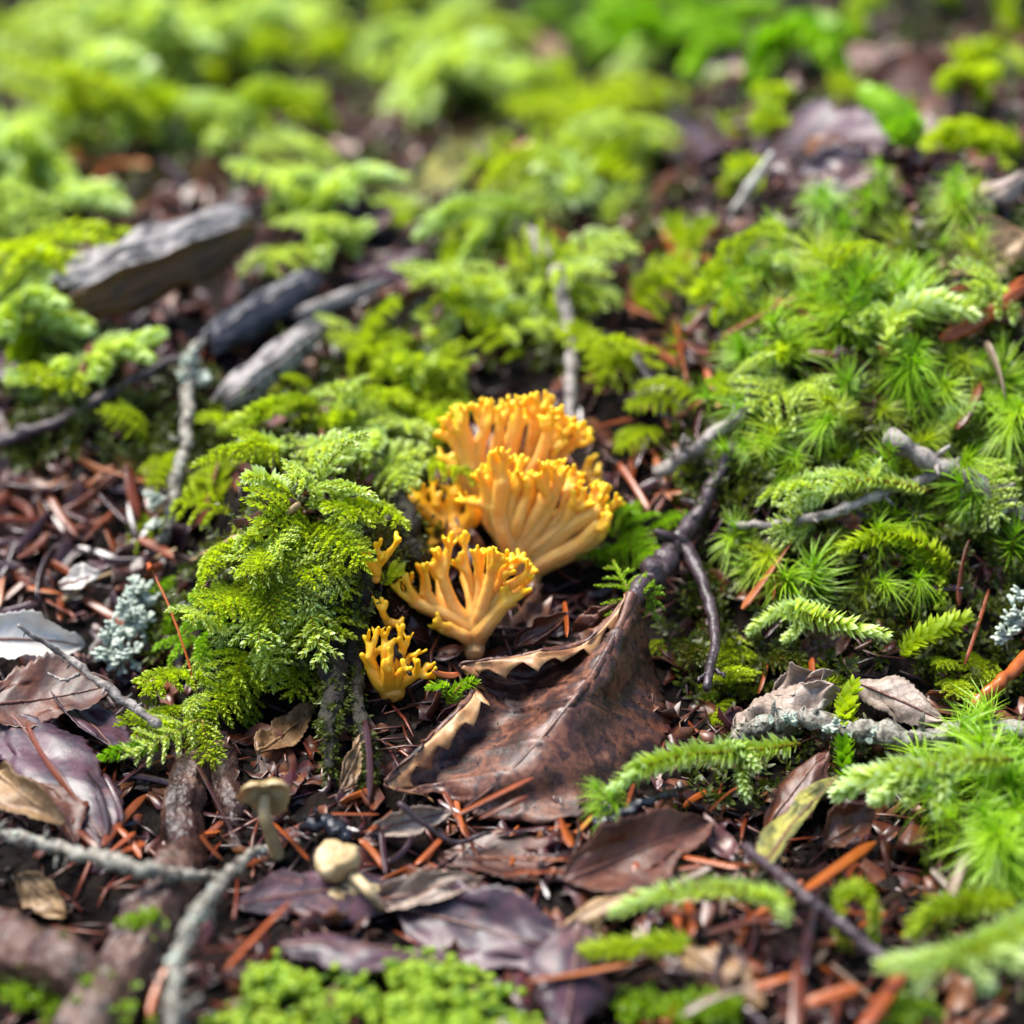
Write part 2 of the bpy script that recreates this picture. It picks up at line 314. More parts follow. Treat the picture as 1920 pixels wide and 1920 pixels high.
def fungus(label, base, limbs, stalk, m, depth_off=0., lean=.15, rs=1., shadow=2, group='coral fungus clumps'):
    """base, limbs, stalk in enlarged pixels; a limb is (trunk points, tips, depth towards the camera, trunk width)"""
    bx, by = zp(*base); d0 = hit(bx, by)[0] + depth_off
    org = at(bx, by, d0)
    root = empty('coral_fungus', label, 'fungus', org, group)
    def w3(u, v, dd):
        px, py = zp(u, v); dep = d0 - lean * (by - py) / 12 - dd
        dep = min(dep, hit(px, py)[0] - 1.2) if dd > -4 else dep
        return at(px, py, dep)
    k = d0 / 400 / 36 * rs * 1.2
    st = [w3(u, v, -1.6 * q / 2) for q, (u, v, _) in enumerate(stalk)]
    remeshed('stalk', [(np.array(st), np.array([s[2] / 2 * f_ for s, f_ in zip(stalk, (.95, .85, .55))]) * k, np.linspace(-.1, .25, len(st)).clip(0, 1))], m, root, org, None)
    for limb in limbs:
        trunk, tips, dd, tw = limb; dd = dd + R.uniform(-1.4, 2.2); tw = tw * R.uniform(.75, 1.2)
        for layer in range(shadow):
            jx = (0, 0) if layer == 0 else (R.uniform(-16, 16), R.uniform(-4, 22))
            off = dd if layer == 0 else dd - 4.2 * layer - R.uniform(0, 1.6)
            nT = len(trunk)
            wob = R.normal(0, 13, (nT, 2)) * np.linspace(0, 1, nT)[:, None]; tp = [w3(u + (jx[0] if q else 0) + wob[q][0], v + (jx[1] if q else 0) + wob[q][1], off * (q + .6) / nT + R.normal(0, .5)) for q, (u, v) in enumerate(trunk)]
            tp = [w3(stalk[1][0] + (trunk[0][0] - stalk[1][0]) * .3, stalk[1][1] * .8 + trunk[0][1] * .2, -1.0 if layer == 0 else -2.5)] + tp; nT += 1
            rad = np.linspace(tw * .66, tw * .42, nT) * k * R.uniform(.85, 1.2)
            ch = [(np.array(tp), rad, np.linspace(.0, .45, nT))]
            for (u, v) in tips:
                u += jx[0]; v += jx[1]
                a = np.array(trunk[-1], float) + jx; e = np.array([u, v], float); mid = a * .45 + e * .55 + R.normal(0, 6, 2) + [0, 8]
                d2 = off + R.uniform(-1.3, 1.6)
                pts = np.array([tp[-1], w3(mid[0], mid[1], (off + d2) / 2), w3(u, v, d2)])
                r0 = tw * .38 * k; r1 = R.uniform(9.5, 15.5) * k
                ch.append((pts, np.array([r0, (r0 + r1) / 2.1, r1]), np.array([.45, .75, 1.])))
                L_ = np.linalg.norm(e - a) * R.uniform(.6, 1.5)
                if L_ > 55:                                  # a small fork beside the tip
                    for _ in range(2 if L_ > 110 else 1):
                        f0 = mid * .6 + e * .4; ang = R.choice([-1, 1]) * R.uniform(.45, .9); dv = (e - mid) / (np.linalg.norm(e - mid) + 1e-6)
                        dv = np.array([dv[0] * math.cos(ang) - dv[1] * math.sin(ang), dv[0] * math.sin(ang) + dv[1] * math.cos(ang)]) * R.uniform(34, 58)
                        d3 = d2 + R.uniform(-1.5, 2.0)
                        ch.append((np.array([w3(*f0, d2 * .9 + off * .1), w3(*(f0 + dv * .5 + [0, -4]), (d2 + d3) / 2), w3(*(f0 + dv + [0, -16]), d3)]), np.array([.8, .8, .75]) * r1, np.array([.7, .85, 1.])))
            remeshed('branch', ch, m, root, org, None)
    return root
fungus('pale orange coral fungus with forked antler tips rising just behind the curled brown leaf', (748, 1565),
       [([(700, 1420), (560, 1345), (430, 1290)], [(288, 1192), (350, 1130)], 2.0, 66),
        ([(690, 1410), (560, 1320), (490, 1225)], [(458, 1080)], 0, 58),
        ([(690, 1480), (620, 1435)], [(530, 1395)], 2.5, 46),
        ([(700, 1400), (610, 1300), (570, 1160)], [(545, 990), (622, 902), (505, 1075)], 1.0, 62),
        ([(735, 1390), (735, 1260), (700, 1130)], [(697, 900), (655, 1050)], 1.5, 60),
        ([(750, 1390), (770, 1250), (765, 1140)], [(745, 1005), (795, 995)], 2.5, 62),
        ([(765, 1400), (805, 1270), (835, 1150)], [(835, 990), (880, 1015), (905, 1045)], 3.0, 62),
        ([(775, 1420), (845, 1280), (885, 1160)], [(905, 1080), (962, 1025), (955, 1110), (1030, 1020)], 3.5, 64),
        ([(790, 1430), (880, 1260), (960, 1190)], [(1068, 1075), (1045, 1130), (1000, 1170)], 2.2, 60),
        ([(790, 1450), (890, 1330), (930, 1275)], [(1035, 1222), (905, 1212), (950, 1225)], 4.0, 60)],
       [(750, 1590, 95), (742, 1500, 125), (742, 1400, 160)], M['fungus'], lean=.3, shadow=2)
fungus('largest spreading orange coral fungus fan, middle clump of the cluster', (1045, 1200),
       [([(950, 980), (850, 850), (815, 720)], [(648, 712), (765, 560)], 1.5, 72),
        ([(930, 960), (870, 800), (840, 640)], [(765, 545), (812, 515)], 1.0, 74),
        ([(950, 960), (895, 790), (885, 610)], [(845, 450), (905, 425), (935, 470)], 2.0, 78),
        ([(970, 960), (950, 810), (968, 680)], [(975, 585), (1018, 468), (1015, 570)], 3.0, 70),
        ([(990, 970), (990, 830), (1055, 690)], [(1072, 550), (1035, 600)], 1.5, 70),
        ([(1000, 980), (1080, 820), (1125, 680)], [(1105, 575), (1138, 508), (1165, 540)], 2.5, 74),
        ([(1010, 990), (1150, 790), (1205, 650)], [(1200, 500), (1230, 495), (1255, 535)], 1.5, 74),
        ([(1020, 1000), (1210, 790), (1290, 660)], [(1285, 550), (1340, 560), (1345, 612)], 1.5, 72),
        ([(1040, 1010), (1220, 860), (1310, 780)], [(1308, 660), (1360, 650), (1400, 720)], 3.0, 70),
        ([(1060, 1030), (1280, 870), (1400, 790)], [(1430, 612), (1490, 632), (1450, 700)], 2.0, 74),
        ([(1080, 1050), (1330, 900), (1460, 800)], [(1500, 745), (1572, 708)], 2.5, 74),
        ([(1090, 1080), (1340, 960), (1450, 880)], [(1512, 800), (1490, 850)], 3.5, 78)],
       [(1050, 1215, 110), (1045, 1110, 150), (1000, 990, 220)], M['fungus'], lean=.35, shadow=2)
fungus('rounded orange coral fungus clump with dense tips, highest of the cluster', (900, 790),
       [([(760, 700), (715, 500), (645, 370)], [(548, 330), (575, 260), (640, 270)], 2.0, 66),
        ([(770, 690), (735, 480), (690, 340)], [(650, 200), (690, 190), (640, 290)], 1.5, 66),
        ([(800, 680), (780, 450), (800, 320)], [(765, 185), (820, 150), (862, 205)], 2.5, 66),
        ([(840, 680), (870, 440), (890, 300)], [(880, 200), (935, 185), (975, 165)], 3.5, 66),
        ([(900, 680), (950, 440), (990, 290)], [(1005, 140), (960, 240), (1040, 250)], 4.0, 66),
        ([(960, 680), (1060, 440), (1095, 280)], [(1030, 130), (1100, 115), (1170, 130)], 3.0, 74),
        ([(1000, 680), (1110, 480), (1160, 330)], [(1185, 190), (1130, 250), (1200, 260)], 4.5, 70),
        ([(1020, 680), (1170, 480), (1225, 350)], [(1215, 210), (1272, 250), (1302, 295)], 3.0, 66),
        ([(1040, 690), (1210, 500), (1300, 390)], [(1340, 285), (1402, 308), (1412, 370)], 2.0, 66),
        ([(1030, 700), (1150, 540), (1200, 430)], [(1255, 340), (1262, 385), (1210, 440)], 5.0, 56),
        ([(740, 720), (660, 600), (620, 480)], [(545, 470), (600, 560)], 0.5, 52),
        ([(1080, 700), (1280, 620), (1380, 560)], [(1400, 480), (1452, 555), (1420, 620)], -1.0, 66)],
       [(900, 860, 180), (900, 760, 260), (900, 680, 300)], M['fungus'], lean=.25, shadow=2)
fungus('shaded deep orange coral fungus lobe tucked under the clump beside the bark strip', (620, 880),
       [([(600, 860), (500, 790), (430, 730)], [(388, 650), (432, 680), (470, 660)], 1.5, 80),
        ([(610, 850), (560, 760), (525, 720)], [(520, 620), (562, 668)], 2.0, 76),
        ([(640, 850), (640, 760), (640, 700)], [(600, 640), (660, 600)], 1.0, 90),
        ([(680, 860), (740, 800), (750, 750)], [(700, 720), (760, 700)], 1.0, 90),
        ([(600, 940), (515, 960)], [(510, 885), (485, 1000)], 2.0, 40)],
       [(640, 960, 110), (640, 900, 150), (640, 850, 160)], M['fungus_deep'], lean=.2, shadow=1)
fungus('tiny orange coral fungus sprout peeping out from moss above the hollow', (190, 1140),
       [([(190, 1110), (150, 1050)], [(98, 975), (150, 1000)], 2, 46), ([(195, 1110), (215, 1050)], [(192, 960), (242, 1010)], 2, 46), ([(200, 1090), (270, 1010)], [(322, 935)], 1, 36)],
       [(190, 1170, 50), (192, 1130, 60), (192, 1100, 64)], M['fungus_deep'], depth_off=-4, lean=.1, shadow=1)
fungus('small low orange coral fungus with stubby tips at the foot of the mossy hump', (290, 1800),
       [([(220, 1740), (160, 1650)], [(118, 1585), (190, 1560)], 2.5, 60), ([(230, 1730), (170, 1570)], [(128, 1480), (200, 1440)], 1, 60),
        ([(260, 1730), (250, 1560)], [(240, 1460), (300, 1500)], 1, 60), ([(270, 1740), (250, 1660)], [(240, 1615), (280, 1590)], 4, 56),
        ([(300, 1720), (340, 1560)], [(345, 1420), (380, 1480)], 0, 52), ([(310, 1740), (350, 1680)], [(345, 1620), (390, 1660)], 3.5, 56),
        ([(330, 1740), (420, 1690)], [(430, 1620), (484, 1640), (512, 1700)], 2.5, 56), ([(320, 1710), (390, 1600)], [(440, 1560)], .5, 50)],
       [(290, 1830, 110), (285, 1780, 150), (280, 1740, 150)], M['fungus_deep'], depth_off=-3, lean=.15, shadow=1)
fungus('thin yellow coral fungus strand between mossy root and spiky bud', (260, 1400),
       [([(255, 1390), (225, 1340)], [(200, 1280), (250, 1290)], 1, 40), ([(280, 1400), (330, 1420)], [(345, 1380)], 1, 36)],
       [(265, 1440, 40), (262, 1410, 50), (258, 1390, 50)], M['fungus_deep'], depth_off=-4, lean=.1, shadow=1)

def add_leaves(mb, base, d, nor, L, W, curl):
    n = len(base); side = unit(np.cross(d, nor)); L = L[:, None]; W = W[:, None]
    rows = []
    for s, wf in ((0, .45), (.3, 1.), (.65, .72)):
        p = base + d * L * s + nor * (curl[:, None] * L * s * s); cup = nor * (W * .25 * wf)
        rows += [p - side * W * wf * .5 + cup, p + side * W * wf * .5 + cup]
    rows.append(base + d * L * .96 + nor * (curl[:, None] * L))
    V = np.stack(rows, 1); k = np.arange(n)[:, None] * 7
    Q = np.concatenate([k + [0, 1, 3, 2], k + [2, 3, 5, 4]]); T = k + [4, 5, 6]
    mb.add(V.reshape(-1, 3), Q, T, a=np.tile([0, 0, .3, .3, .65, .65, 1.], n))
def shoot(ml, ms, pts, n, leafL, leafW, spread=.8, curl=.25, flat=1., fl_n=None, r=.22, taper=True, rnd=R):
    p = resample(pts, 14); t, nn, bb = frames(p)
    if fl_n is not None:
        nn = unit(fl_n - t * (t @ fl_n)[:, None]); bb = np.cross(t, nn)
    if ms is not None: tube(ms, p, np.linspace(r, r * .5, 14), 5)
    u = np.linspace(.02, 1, n) + rnd.normal(0, .006, n); u = u.clip(0, 1); f = u * 13
    g3 = lambda A: np.stack([np.interp(f, np.arange(14), A[:, k]) for k in range(3)], -1)
    c, T, N_, B_ = g3(p), unit(g3(t)), g3(nn), g3(bb); ph = np.arange(n) * 2.4 + rnd.normal(0, .25, n)
    rad = unit(N_ * (np.cos(ph) * flat)[:, None] + B_ * np.sin(ph)[:, None]); a = spread * (1 - .55 * u ** 5) * rnd.uniform(.8, 1.2, n)
    d = unit(T * np.cos(a)[:, None] + rad * np.sin(a)[:, None]); nor = unit(rad * np.cos(a)[:, None] - T * np.sin(a)[:, None])
    env = np.interp(u, [0, .1, .8, 1], [.6, 1, 1, .62]) if taper else 1
    add_leaves(ml, c, d, nor, leafL * env * rnd.uniform(.8, 1.15, n), leafW * env * rnd.uniform(.85, 1.1, n), curl * rnd.uniform(.5, 1.4, n))
# ------------------------------------------------------------------ twigs, roots, wood
def line3(pts, off=None):
    """pixel polyline with heights above the ground -> mm"""
    return np.array([P(p[0], p[1], p[2]) for p in pts])
def smn(n, w, shape=()):
    a = R.normal(0, 1, (n + 2 * w,) + shape); k = np.hanning(w + 2)[1:-1] if w > 1 else np.ones(1); k = k / np.sqrt((k ** 2).sum())
    a = np.apply_along_axis(lambda c_: np.convolve(c_, k, 'same'), 0, a); return a[w:w + n]
def twig(name, label, pts, m, rpx, cat='twig', knots=.16, sides=9, n=None, stubs=0, group=None, sub=None, lich=0, fuzz=0):
    c = line3(pts); d = np.linalg.norm(c[0] - CAM) / 400 / 12
    c = resample(c, n or max(14, int(np.linalg.norm(np.diff(c, axis=0), axis=1).sum() / .9)))
    r = np.interp(np.linspace(0, 1, len(c)), np.linspace(0, 1, len(rpx)), rpx) * d
    sw = max(1, int(1.7 * r.mean() / (np.linalg.norm(np.diff(c, axis=0), axis=1).mean() + 1e-6))); k = smn(len(c), sw).clip(-1.2, 2.2) * knots; r = r * (1 + k)
    c = c + smn(len(c), max(2, sw * 2), (3,)) * r[:, None] * .17
    org = c[0]
    if stubs or lich or sub or fuzz:
        root = empty(name, label, cat, org, group)
        mb = MB(); tube(mb, c, r, sides, bump=.15 if sw < 4 else .03); shaft = mb.obj('shaft', m, root, org)
        for s in range(stubs):
            i = R.integers(1, len(c) - 1); t = unit(c[min(i + 1, len(c) - 1)] - c[i - 1]); dv = unit(unit(np.cross(t, R.normal(0, 1, 3))) + t * R.uniform(-.2, .9)); L = r[i] * R.uniform(1.6, 3.4)
            mb = MB(); tube(mb, [c[i], c[i] + dv * L * .6, c[i] + dv * L + R.normal(0, .1, 3)], [r[i] * .5, r[i] * .34, r[i] * .2], 6, bump=.1); mb.obj('side_stub', m, shaft, org)
        for (sp, sr) in (sub or []):
            q = resample(line3(sp), 16); mb = MB(); tube(mb, q + R.normal(0, .1, q.shape), np.interp(np.linspace(0, 1, 16), np.linspace(0, 1, len(sr)), sr) * d, 8, bump=.12); mb.obj('side_branch', m, root, org)
        if fuzz:
            mb = MB()
            for s in range(fuzz):
                i = R.integers(0, len(c)); o_ = unit(R.normal(0, 1, 3) + [0, -.5, .1]); q = c[i] + o_ * r[i] * .9; e_ = o_ * R.uniform(.6, 1.6) + [0, 0, -R.uniform(.2, 1.6)]; shoot(mb, None, np.array([q, q + e_ * .5, q + e_ + R.normal(0, .3, 3)]), 8, 1.1, .4, .7, .1)
            o = mb.obj('moss_fuzz', M['moss_dark'], shaft, org); o['kind'] = 'stuff'
        if lich:
            mb = MB()
            for s in range(lich):
                i = R.integers(0, len(c)); o_ = unit(R.normal(0, 1, 3) + [0, -.3, .9]); crust(mb, c[i] + o_ * r[i] * .8, o_, r[i] * R.uniform(.2, .55))
            o = mb.obj('lichen_crust', M['lichen'], shaft, org); o['kind'] = 'stuff'
        return root
    mb = MB(); tube(mb, c, r, sides, bump=.09 if sw < 4 else .03)
    return tag(mb.obj(name, m, None, org), label, cat, group)
def crust(mb, p, nrm, size):
    """a few lobed flakes"""
    a = unit(np.cross(nrm, [.3, .9, .2])); b = np.cross(nrm, a)
    for k in range(3):
        c = p + (a * R.normal() + b * R.normal()) * size * .5; n = 7; th = np.linspace(0, 6.283, n, endpoint=False) + R.uniform(0, 1)
        rr = size * R.uniform(.35, 1.0, n)
        ring = c + (np.cos(th) * rr)[:, None] * a + (np.sin(th) * rr)[:, None] * b + (R.uniform(.0, .5, n) * size)[:, None] * nrm
        mb.add(np.vstack([c + nrm * size * .12, ring]), tris=[(0, 1 + i, 1 + (i + 1) % n) for i in range(n)])
twig('twig', 'knobbly grey twig with a forked side spur reaching into the yellow-green moss', [(32, 1172, 22), (120, 1230, 17), (210, 1298, 12), (300, 1362, 9)], M['twig_grey'], [4, 7, 9, 9], stubs=7, sub=[([(150, 1262, 14), (120, 1275, 14), (90, 1262, 14)], [4, 3, 2])])
twig('twig', 'upright lichen-flecked twig beside the broken wood stick', [(372, 640, 10), (350, 720, 9), (352, 800, 9), (335, 900, 7), (312, 1000, 4), (285, 1040, 2)], M['twig_lichen'], [13, 13, 13, 12, 10, 8], stubs=4, lich=26)
twig('twig', 'long thin brown twig slanting under the weathered wood chunk', [(-20, 838, 4), (130, 780, 5), (250, 712, 6), (360, 660, 7)], M['twig_dark'], [12, 11, 10, 9], stubs=2)
twig('grass_stalk', 'straw coloured dry stalk resting against the mossy hump', [(360, 1050, 3), (430, 1018, 5), (500, 985, 6), (562, 945, 8)], M['twig_tan'], [4, 8, 7, 6], 'stalk', knots=.05)
twig('rootlet', 'thin tan rootlet beside the white leaf', [(120, 1125, 2), (180, 1085, 3), (260, 1060, 3), (330, 1030, 4)], M['twig_tan'], [5, 4, 4, 3], 'rootlet', knots=.08)
twig('twig', 'pale grey broken twig propped on the dark forked twig', [(1232, 888, 6), (1310, 835, 8), (1398, 772, 8)], M['twig_grey'], [14, 14, 12], stubs=5, lich=8)
twig('forked_twig', 'dark purple forked twig dropping to the stalk of the curled brown leaf', [(1415, 690, 4), (1365, 850, 5), (1310, 960, 6), (1250, 1050, 9), (1185, 1125, 12)], M['twig_dark'], [9, 12, 17, 22, 14], stubs=4,
     sub=[([(1285, 1020, 8), (1325, 1110, 10), (1342, 1190, 11), (1325, 1290, 10)], [13, 11, 10, 8]), ([(1340, 1255, 10), (1358, 1268, 10)], [5, 3]), ([(1330, 1260, 10), (1310, 1275, 10)], [5, 3])])
twig('twig', 'slender grey twig lying across green moss tufts', [(1368, 985, 6), (1450, 982, 9), (1530, 970, 10), (1640, 930, 9), (1762, 888, 7)], M['twig_grey'], [7, 8, 9, 9, 8], stubs=8)
twig('twig', 'thick scaly grey twig with a snapped end among moss tufts', [(1662, 818, 10), (1745, 862, 10), (1845, 918, 9), (1950, 985, 8)], M['twig_grey'], [17, 17, 16, 14], stubs=10, lich=12)
twig('twig', 'bleached twig bent over behind the fungus', [(975, 420, 6), (1025, 480, 8), (1055, 550, 8), (1072, 640, 7), (1070, 700, 6), (1070, 790, 3)], M['twig_grey'], [14, 14, 12, 11, 11, 9], knots=.1)
twig('twig', 'lichen-crusted grey branch lying below the crumpled grey leaf', [(1368, 1398, 3), (1430, 1352, 6), (1500, 1345, 7), (1580, 1365, 7), (1700, 1388, 7), (1820, 1372, 7), (1960, 1375, 7)], M['twig_lichen'], [14, 17, 17, 18, 26, 24, 16], stubs=12, lich=60, knots=.22)
twig('twig', 'thin smooth purple-brown twig crossing over rusty needles', [(1395, 1585, 5), (1500, 1675, 8), (1580, 1735, 8), (1690, 1830, 6)], M['twig_dark'], [8, 11, 12, 12], stubs=2, knots=.06)
twig('twig', 'bluish grey lichened twig lying across the thick root', [(-30, 1552, 8), (110, 1590, 9), (240, 1625, 10), (330, 1640, 9), (420, 1645, 4)], M['twig_lichen'], [11, 13, 14, 13, 6], stubs=10, lich=30)
twig('twig', 'pale knobbly lichened twig curving down in front of the thick root', [(490, 1590, 4), (430, 1640, 8), (370, 1715, 11), (335, 1800, 11), (325, 1880, 10), (320, 1960, 8)], M['twig_lichen'], [8, 11, 13, 13, 12, 12], stubs=14, lich=45, knots=.3)
twig('root', 'thick bare brown root running down past the dark hollow', [(365, 1420, 2), (345, 1500, 2), (335, 1590, 2), (300, 1690, 3), (240, 1800, 3), (165, 1960, 3)], M['root'], [30, 38, 40, 46, 56, 66], 'root', knots=.05, sides=30, n=90)
twig('root', 'dark rotten root stub patched with green beside the thick root', [(-40, 1760, 5), (60, 1795, 6), (150, 1835, 5), (230, 1875, 1)], M['root'], [52, 54, 48, 30], 'root', knots=.06, sides=26, n=50, fuzz=60)
twig('root', 'short split brown root next to the little bonnet mushroom', [(400, 1395, 3), (425, 1460, 2), (440, 1530, 1), (450, 1600, -1)], M['root'], [30, 32, 26, 18], 'root', knots=.07, sides=12)
twig('bark_strip', 'dark mossy bark strip hanging between orange fungus lobes', [(745, 925, 5), (765, 975, 7), (785, 1030, 7), (800, 1085, 4)], M['root_moss'], [12, 20, 20, 10], 'bark', knots=.12, fuzz=40)
twig('root', 'hanging dark fibrous root at the edge of the hollow', [(690, 1075, 5), (672, 1170, 6), (668, 1270, 6), (685, 1390, 5), (690, 1480, 2)], M['root_moss'], [20, 20, 16, 10, 6], 'root', knots=.14, stubs=6, fuzz=120)
twig('root', 'mossy black root hanging inside the hollow under the hump', [(610, 1090, 6), (625, 1200, 7), (622, 1320, 7), (618, 1440, 4)], M['root_moss'], [26, 28, 20, 9], 'root', knots=.14, sides=12, fuzz=220)
twig('root', 'thin dark rootlet over the small low fungus', [(715, 1160, 6), (740, 1215, 8), (770, 1265, 8)], M['root_moss'], [7, 6, 4], 'root', knots=.1)
twig('twig', 'rusty reddish twig sloping down onto the lichened branch', [(1960, 1195, 8), (1890, 1265, 9), (1825, 1325, 7)], M['n_orange'], [13, 12, 9], knots=.05)
twig('twig', 'black wet twig with curled husks beside the green sprig', [(1115, 1545, 3), (1170, 1525, 4), (1220, 1500, 5), (1290, 1478, 4)], M['char'], [9, 10, 10, 7], stubs=6, knots=.3)
twig('twig', 'short black charred stub in front of the little bonnet mushroom', [(560, 1555, 3), (610, 1540, 5), (655, 1575, 3)], M['char'], [8, 20, 10], stubs=5, knots=.3)
twig('twig', 'thin brown bent twig over the tan leaf', [(748, 1505, 8), (790, 1540, 7), (850, 1578, 4), (920, 1560, 4)], M['twig_dark'], [6, 6, 5, 4], knots=.05)
twig('straw', 'pale straw blade standing before the bluish wet leaf', [(1375, 395, 3), (1410, 345, 6), (1448, 288, 9)], M['leaf_white'], [8, 11, 5], 'grass', knots=.03)
twig('twig', 'violet stem stump behind the twig with the bleached bend', [(1100, 520, 4), (1112, 605, 3)], M['twig_dark'], [12, 13], knots=.04)
twig('moss_seta', 'hair-thin orange moss stalk with a bead capsule beside the pale lichen', [(368, 1300, 4), (350, 1230, 8), (318, 1140, 13), (282, 1062, 18)], M['seta'], [2.4, 2.2, 2, 2], 'moss stalk', knots=0, sides=6, sub=[([(283, 1066, 18), (279, 1058, 18.3)], [6, 5])])

# the weathered chunk: greyed upper face, broken brown side
def chunk(label, a, b, wpx, hpx, m1='wood_grey', m2='wood_core', name='wood_chunk'):
    c = resample(np.array([P(*a), P((a[0] + b[0]) / 2, (a[1] + b[1]) / 2, (a[2] + b[2]) / 2 + .3), P(*b)]), 26)
    k = np.linalg.norm(c[0] - CAM) / 400 / 12; ax = unit(c[-1] - c[0]); up = unit(np.array([0, .12, 1]) - ax * np.dot(ax, [0, .12, 1])); sd_ = np.cross(ax, up)
    root = empty(name, label, 'wood', c[0])
    prof_ = np.array([(-1, .55), (-.55, .95), (.1, 1.0), (.75, .8), (1, .35), (1, -.35), (.75, -.95), (0, -1.05), (-.8, -.9), (-1.02, -.2)])
    a_ = np.arange(41) / 40 * 10; prof_ = np.stack([np.interp(a_, np.arange(11), np.append(prof_[:, q_], prof_[0, q_])) for q_ in (0, 1)], 1)[:40] * (1 + R.normal(0, .07, (40, 1))); rag = R.uniform(-1.4, 1.4, 40)
    u = np.linspace(0, 1, 26); sc = np.interp(u, [0, .06, .3, .7, .93, 1], [.62, .85, 1, .92, .72, .35])
    rg = np.stack([c + ax * (rg_ * (np.maximum(0, .16 - u) - np.maximum(0, u - .84)) / .16)[:, None] + sd_ * (x * wpx * k * sc * (1 + .05 * np.sin(u * 11 + x)))[:, None] + up * (z * hpx * k * sc * (1 + .12 * np.sin(u * 17 + x * 3) + .03 * R.normal(size=26)))[:, None] for (x, z), rg_ in zip(prof_, rag)], 1)
    for nm, ids, mm in (('weathered_face', list(range(0, 17)), M[m1]), ('broken_face', list(range(16, 40)) + [0], M[m2])):
        mb = MB(); V = rg[:, ids]; m_ = len(ids); i_, j_ = np.meshgrid(np.arange(25), np.arange(m_ - 1), indexing='ij'); q = (i_ * m_ + j_).ravel()
        mb.add(V.reshape(-1, 3), np.stack([q, q + 1, q + m_ + 1, q + m_], -1)); mb.obj(nm, mm, root, c[0], smooth=False)
    mb = MB(); V = np.vstack([rg[0].mean(0) + ax * .5, rg[0]]); mb.add(V, tris=[(0, 1 + i, 1 + (i + 1) % 40) for i in range(40)]); mb.obj('broken_end', M[m2], root, c[0], smooth=False); mb = MB(); V = np.vstack([rg[-1].mean(0) - ax * .5, rg[-1]]); mb.add(V, tris=[(0, 1 + (i + 1) % 40, 1 + i) for i in range(40)]); mb.obj('broken_end', M[m2], root, c[0], smooth=False)
chunk('grey weathered wood chunk with a dark broken underside lying in bright moss', (118, 560, 12), (470, 420, 12), 42, 62)
chunk('pale broken wood stick lying below the weathered wood chunk', (418, 755, 6), (600, 610, 8), 30, 24, 'wood_grey', 'twig_lichen', 'wood_stick')
chunk('dark blackened wood splinter between weathered chunk and pale stick', (395, 640, 4), (590, 520, 6), 32, 30, 'wood_dark', 'wood_dark', 'wood_stick')
chunk('thin greyish wood splinter lying past the blackened splinter', (560, 590, 5), (720, 530, 6), 16, 13, 'wood_grey', 'wood_dark', 'wood_stick')

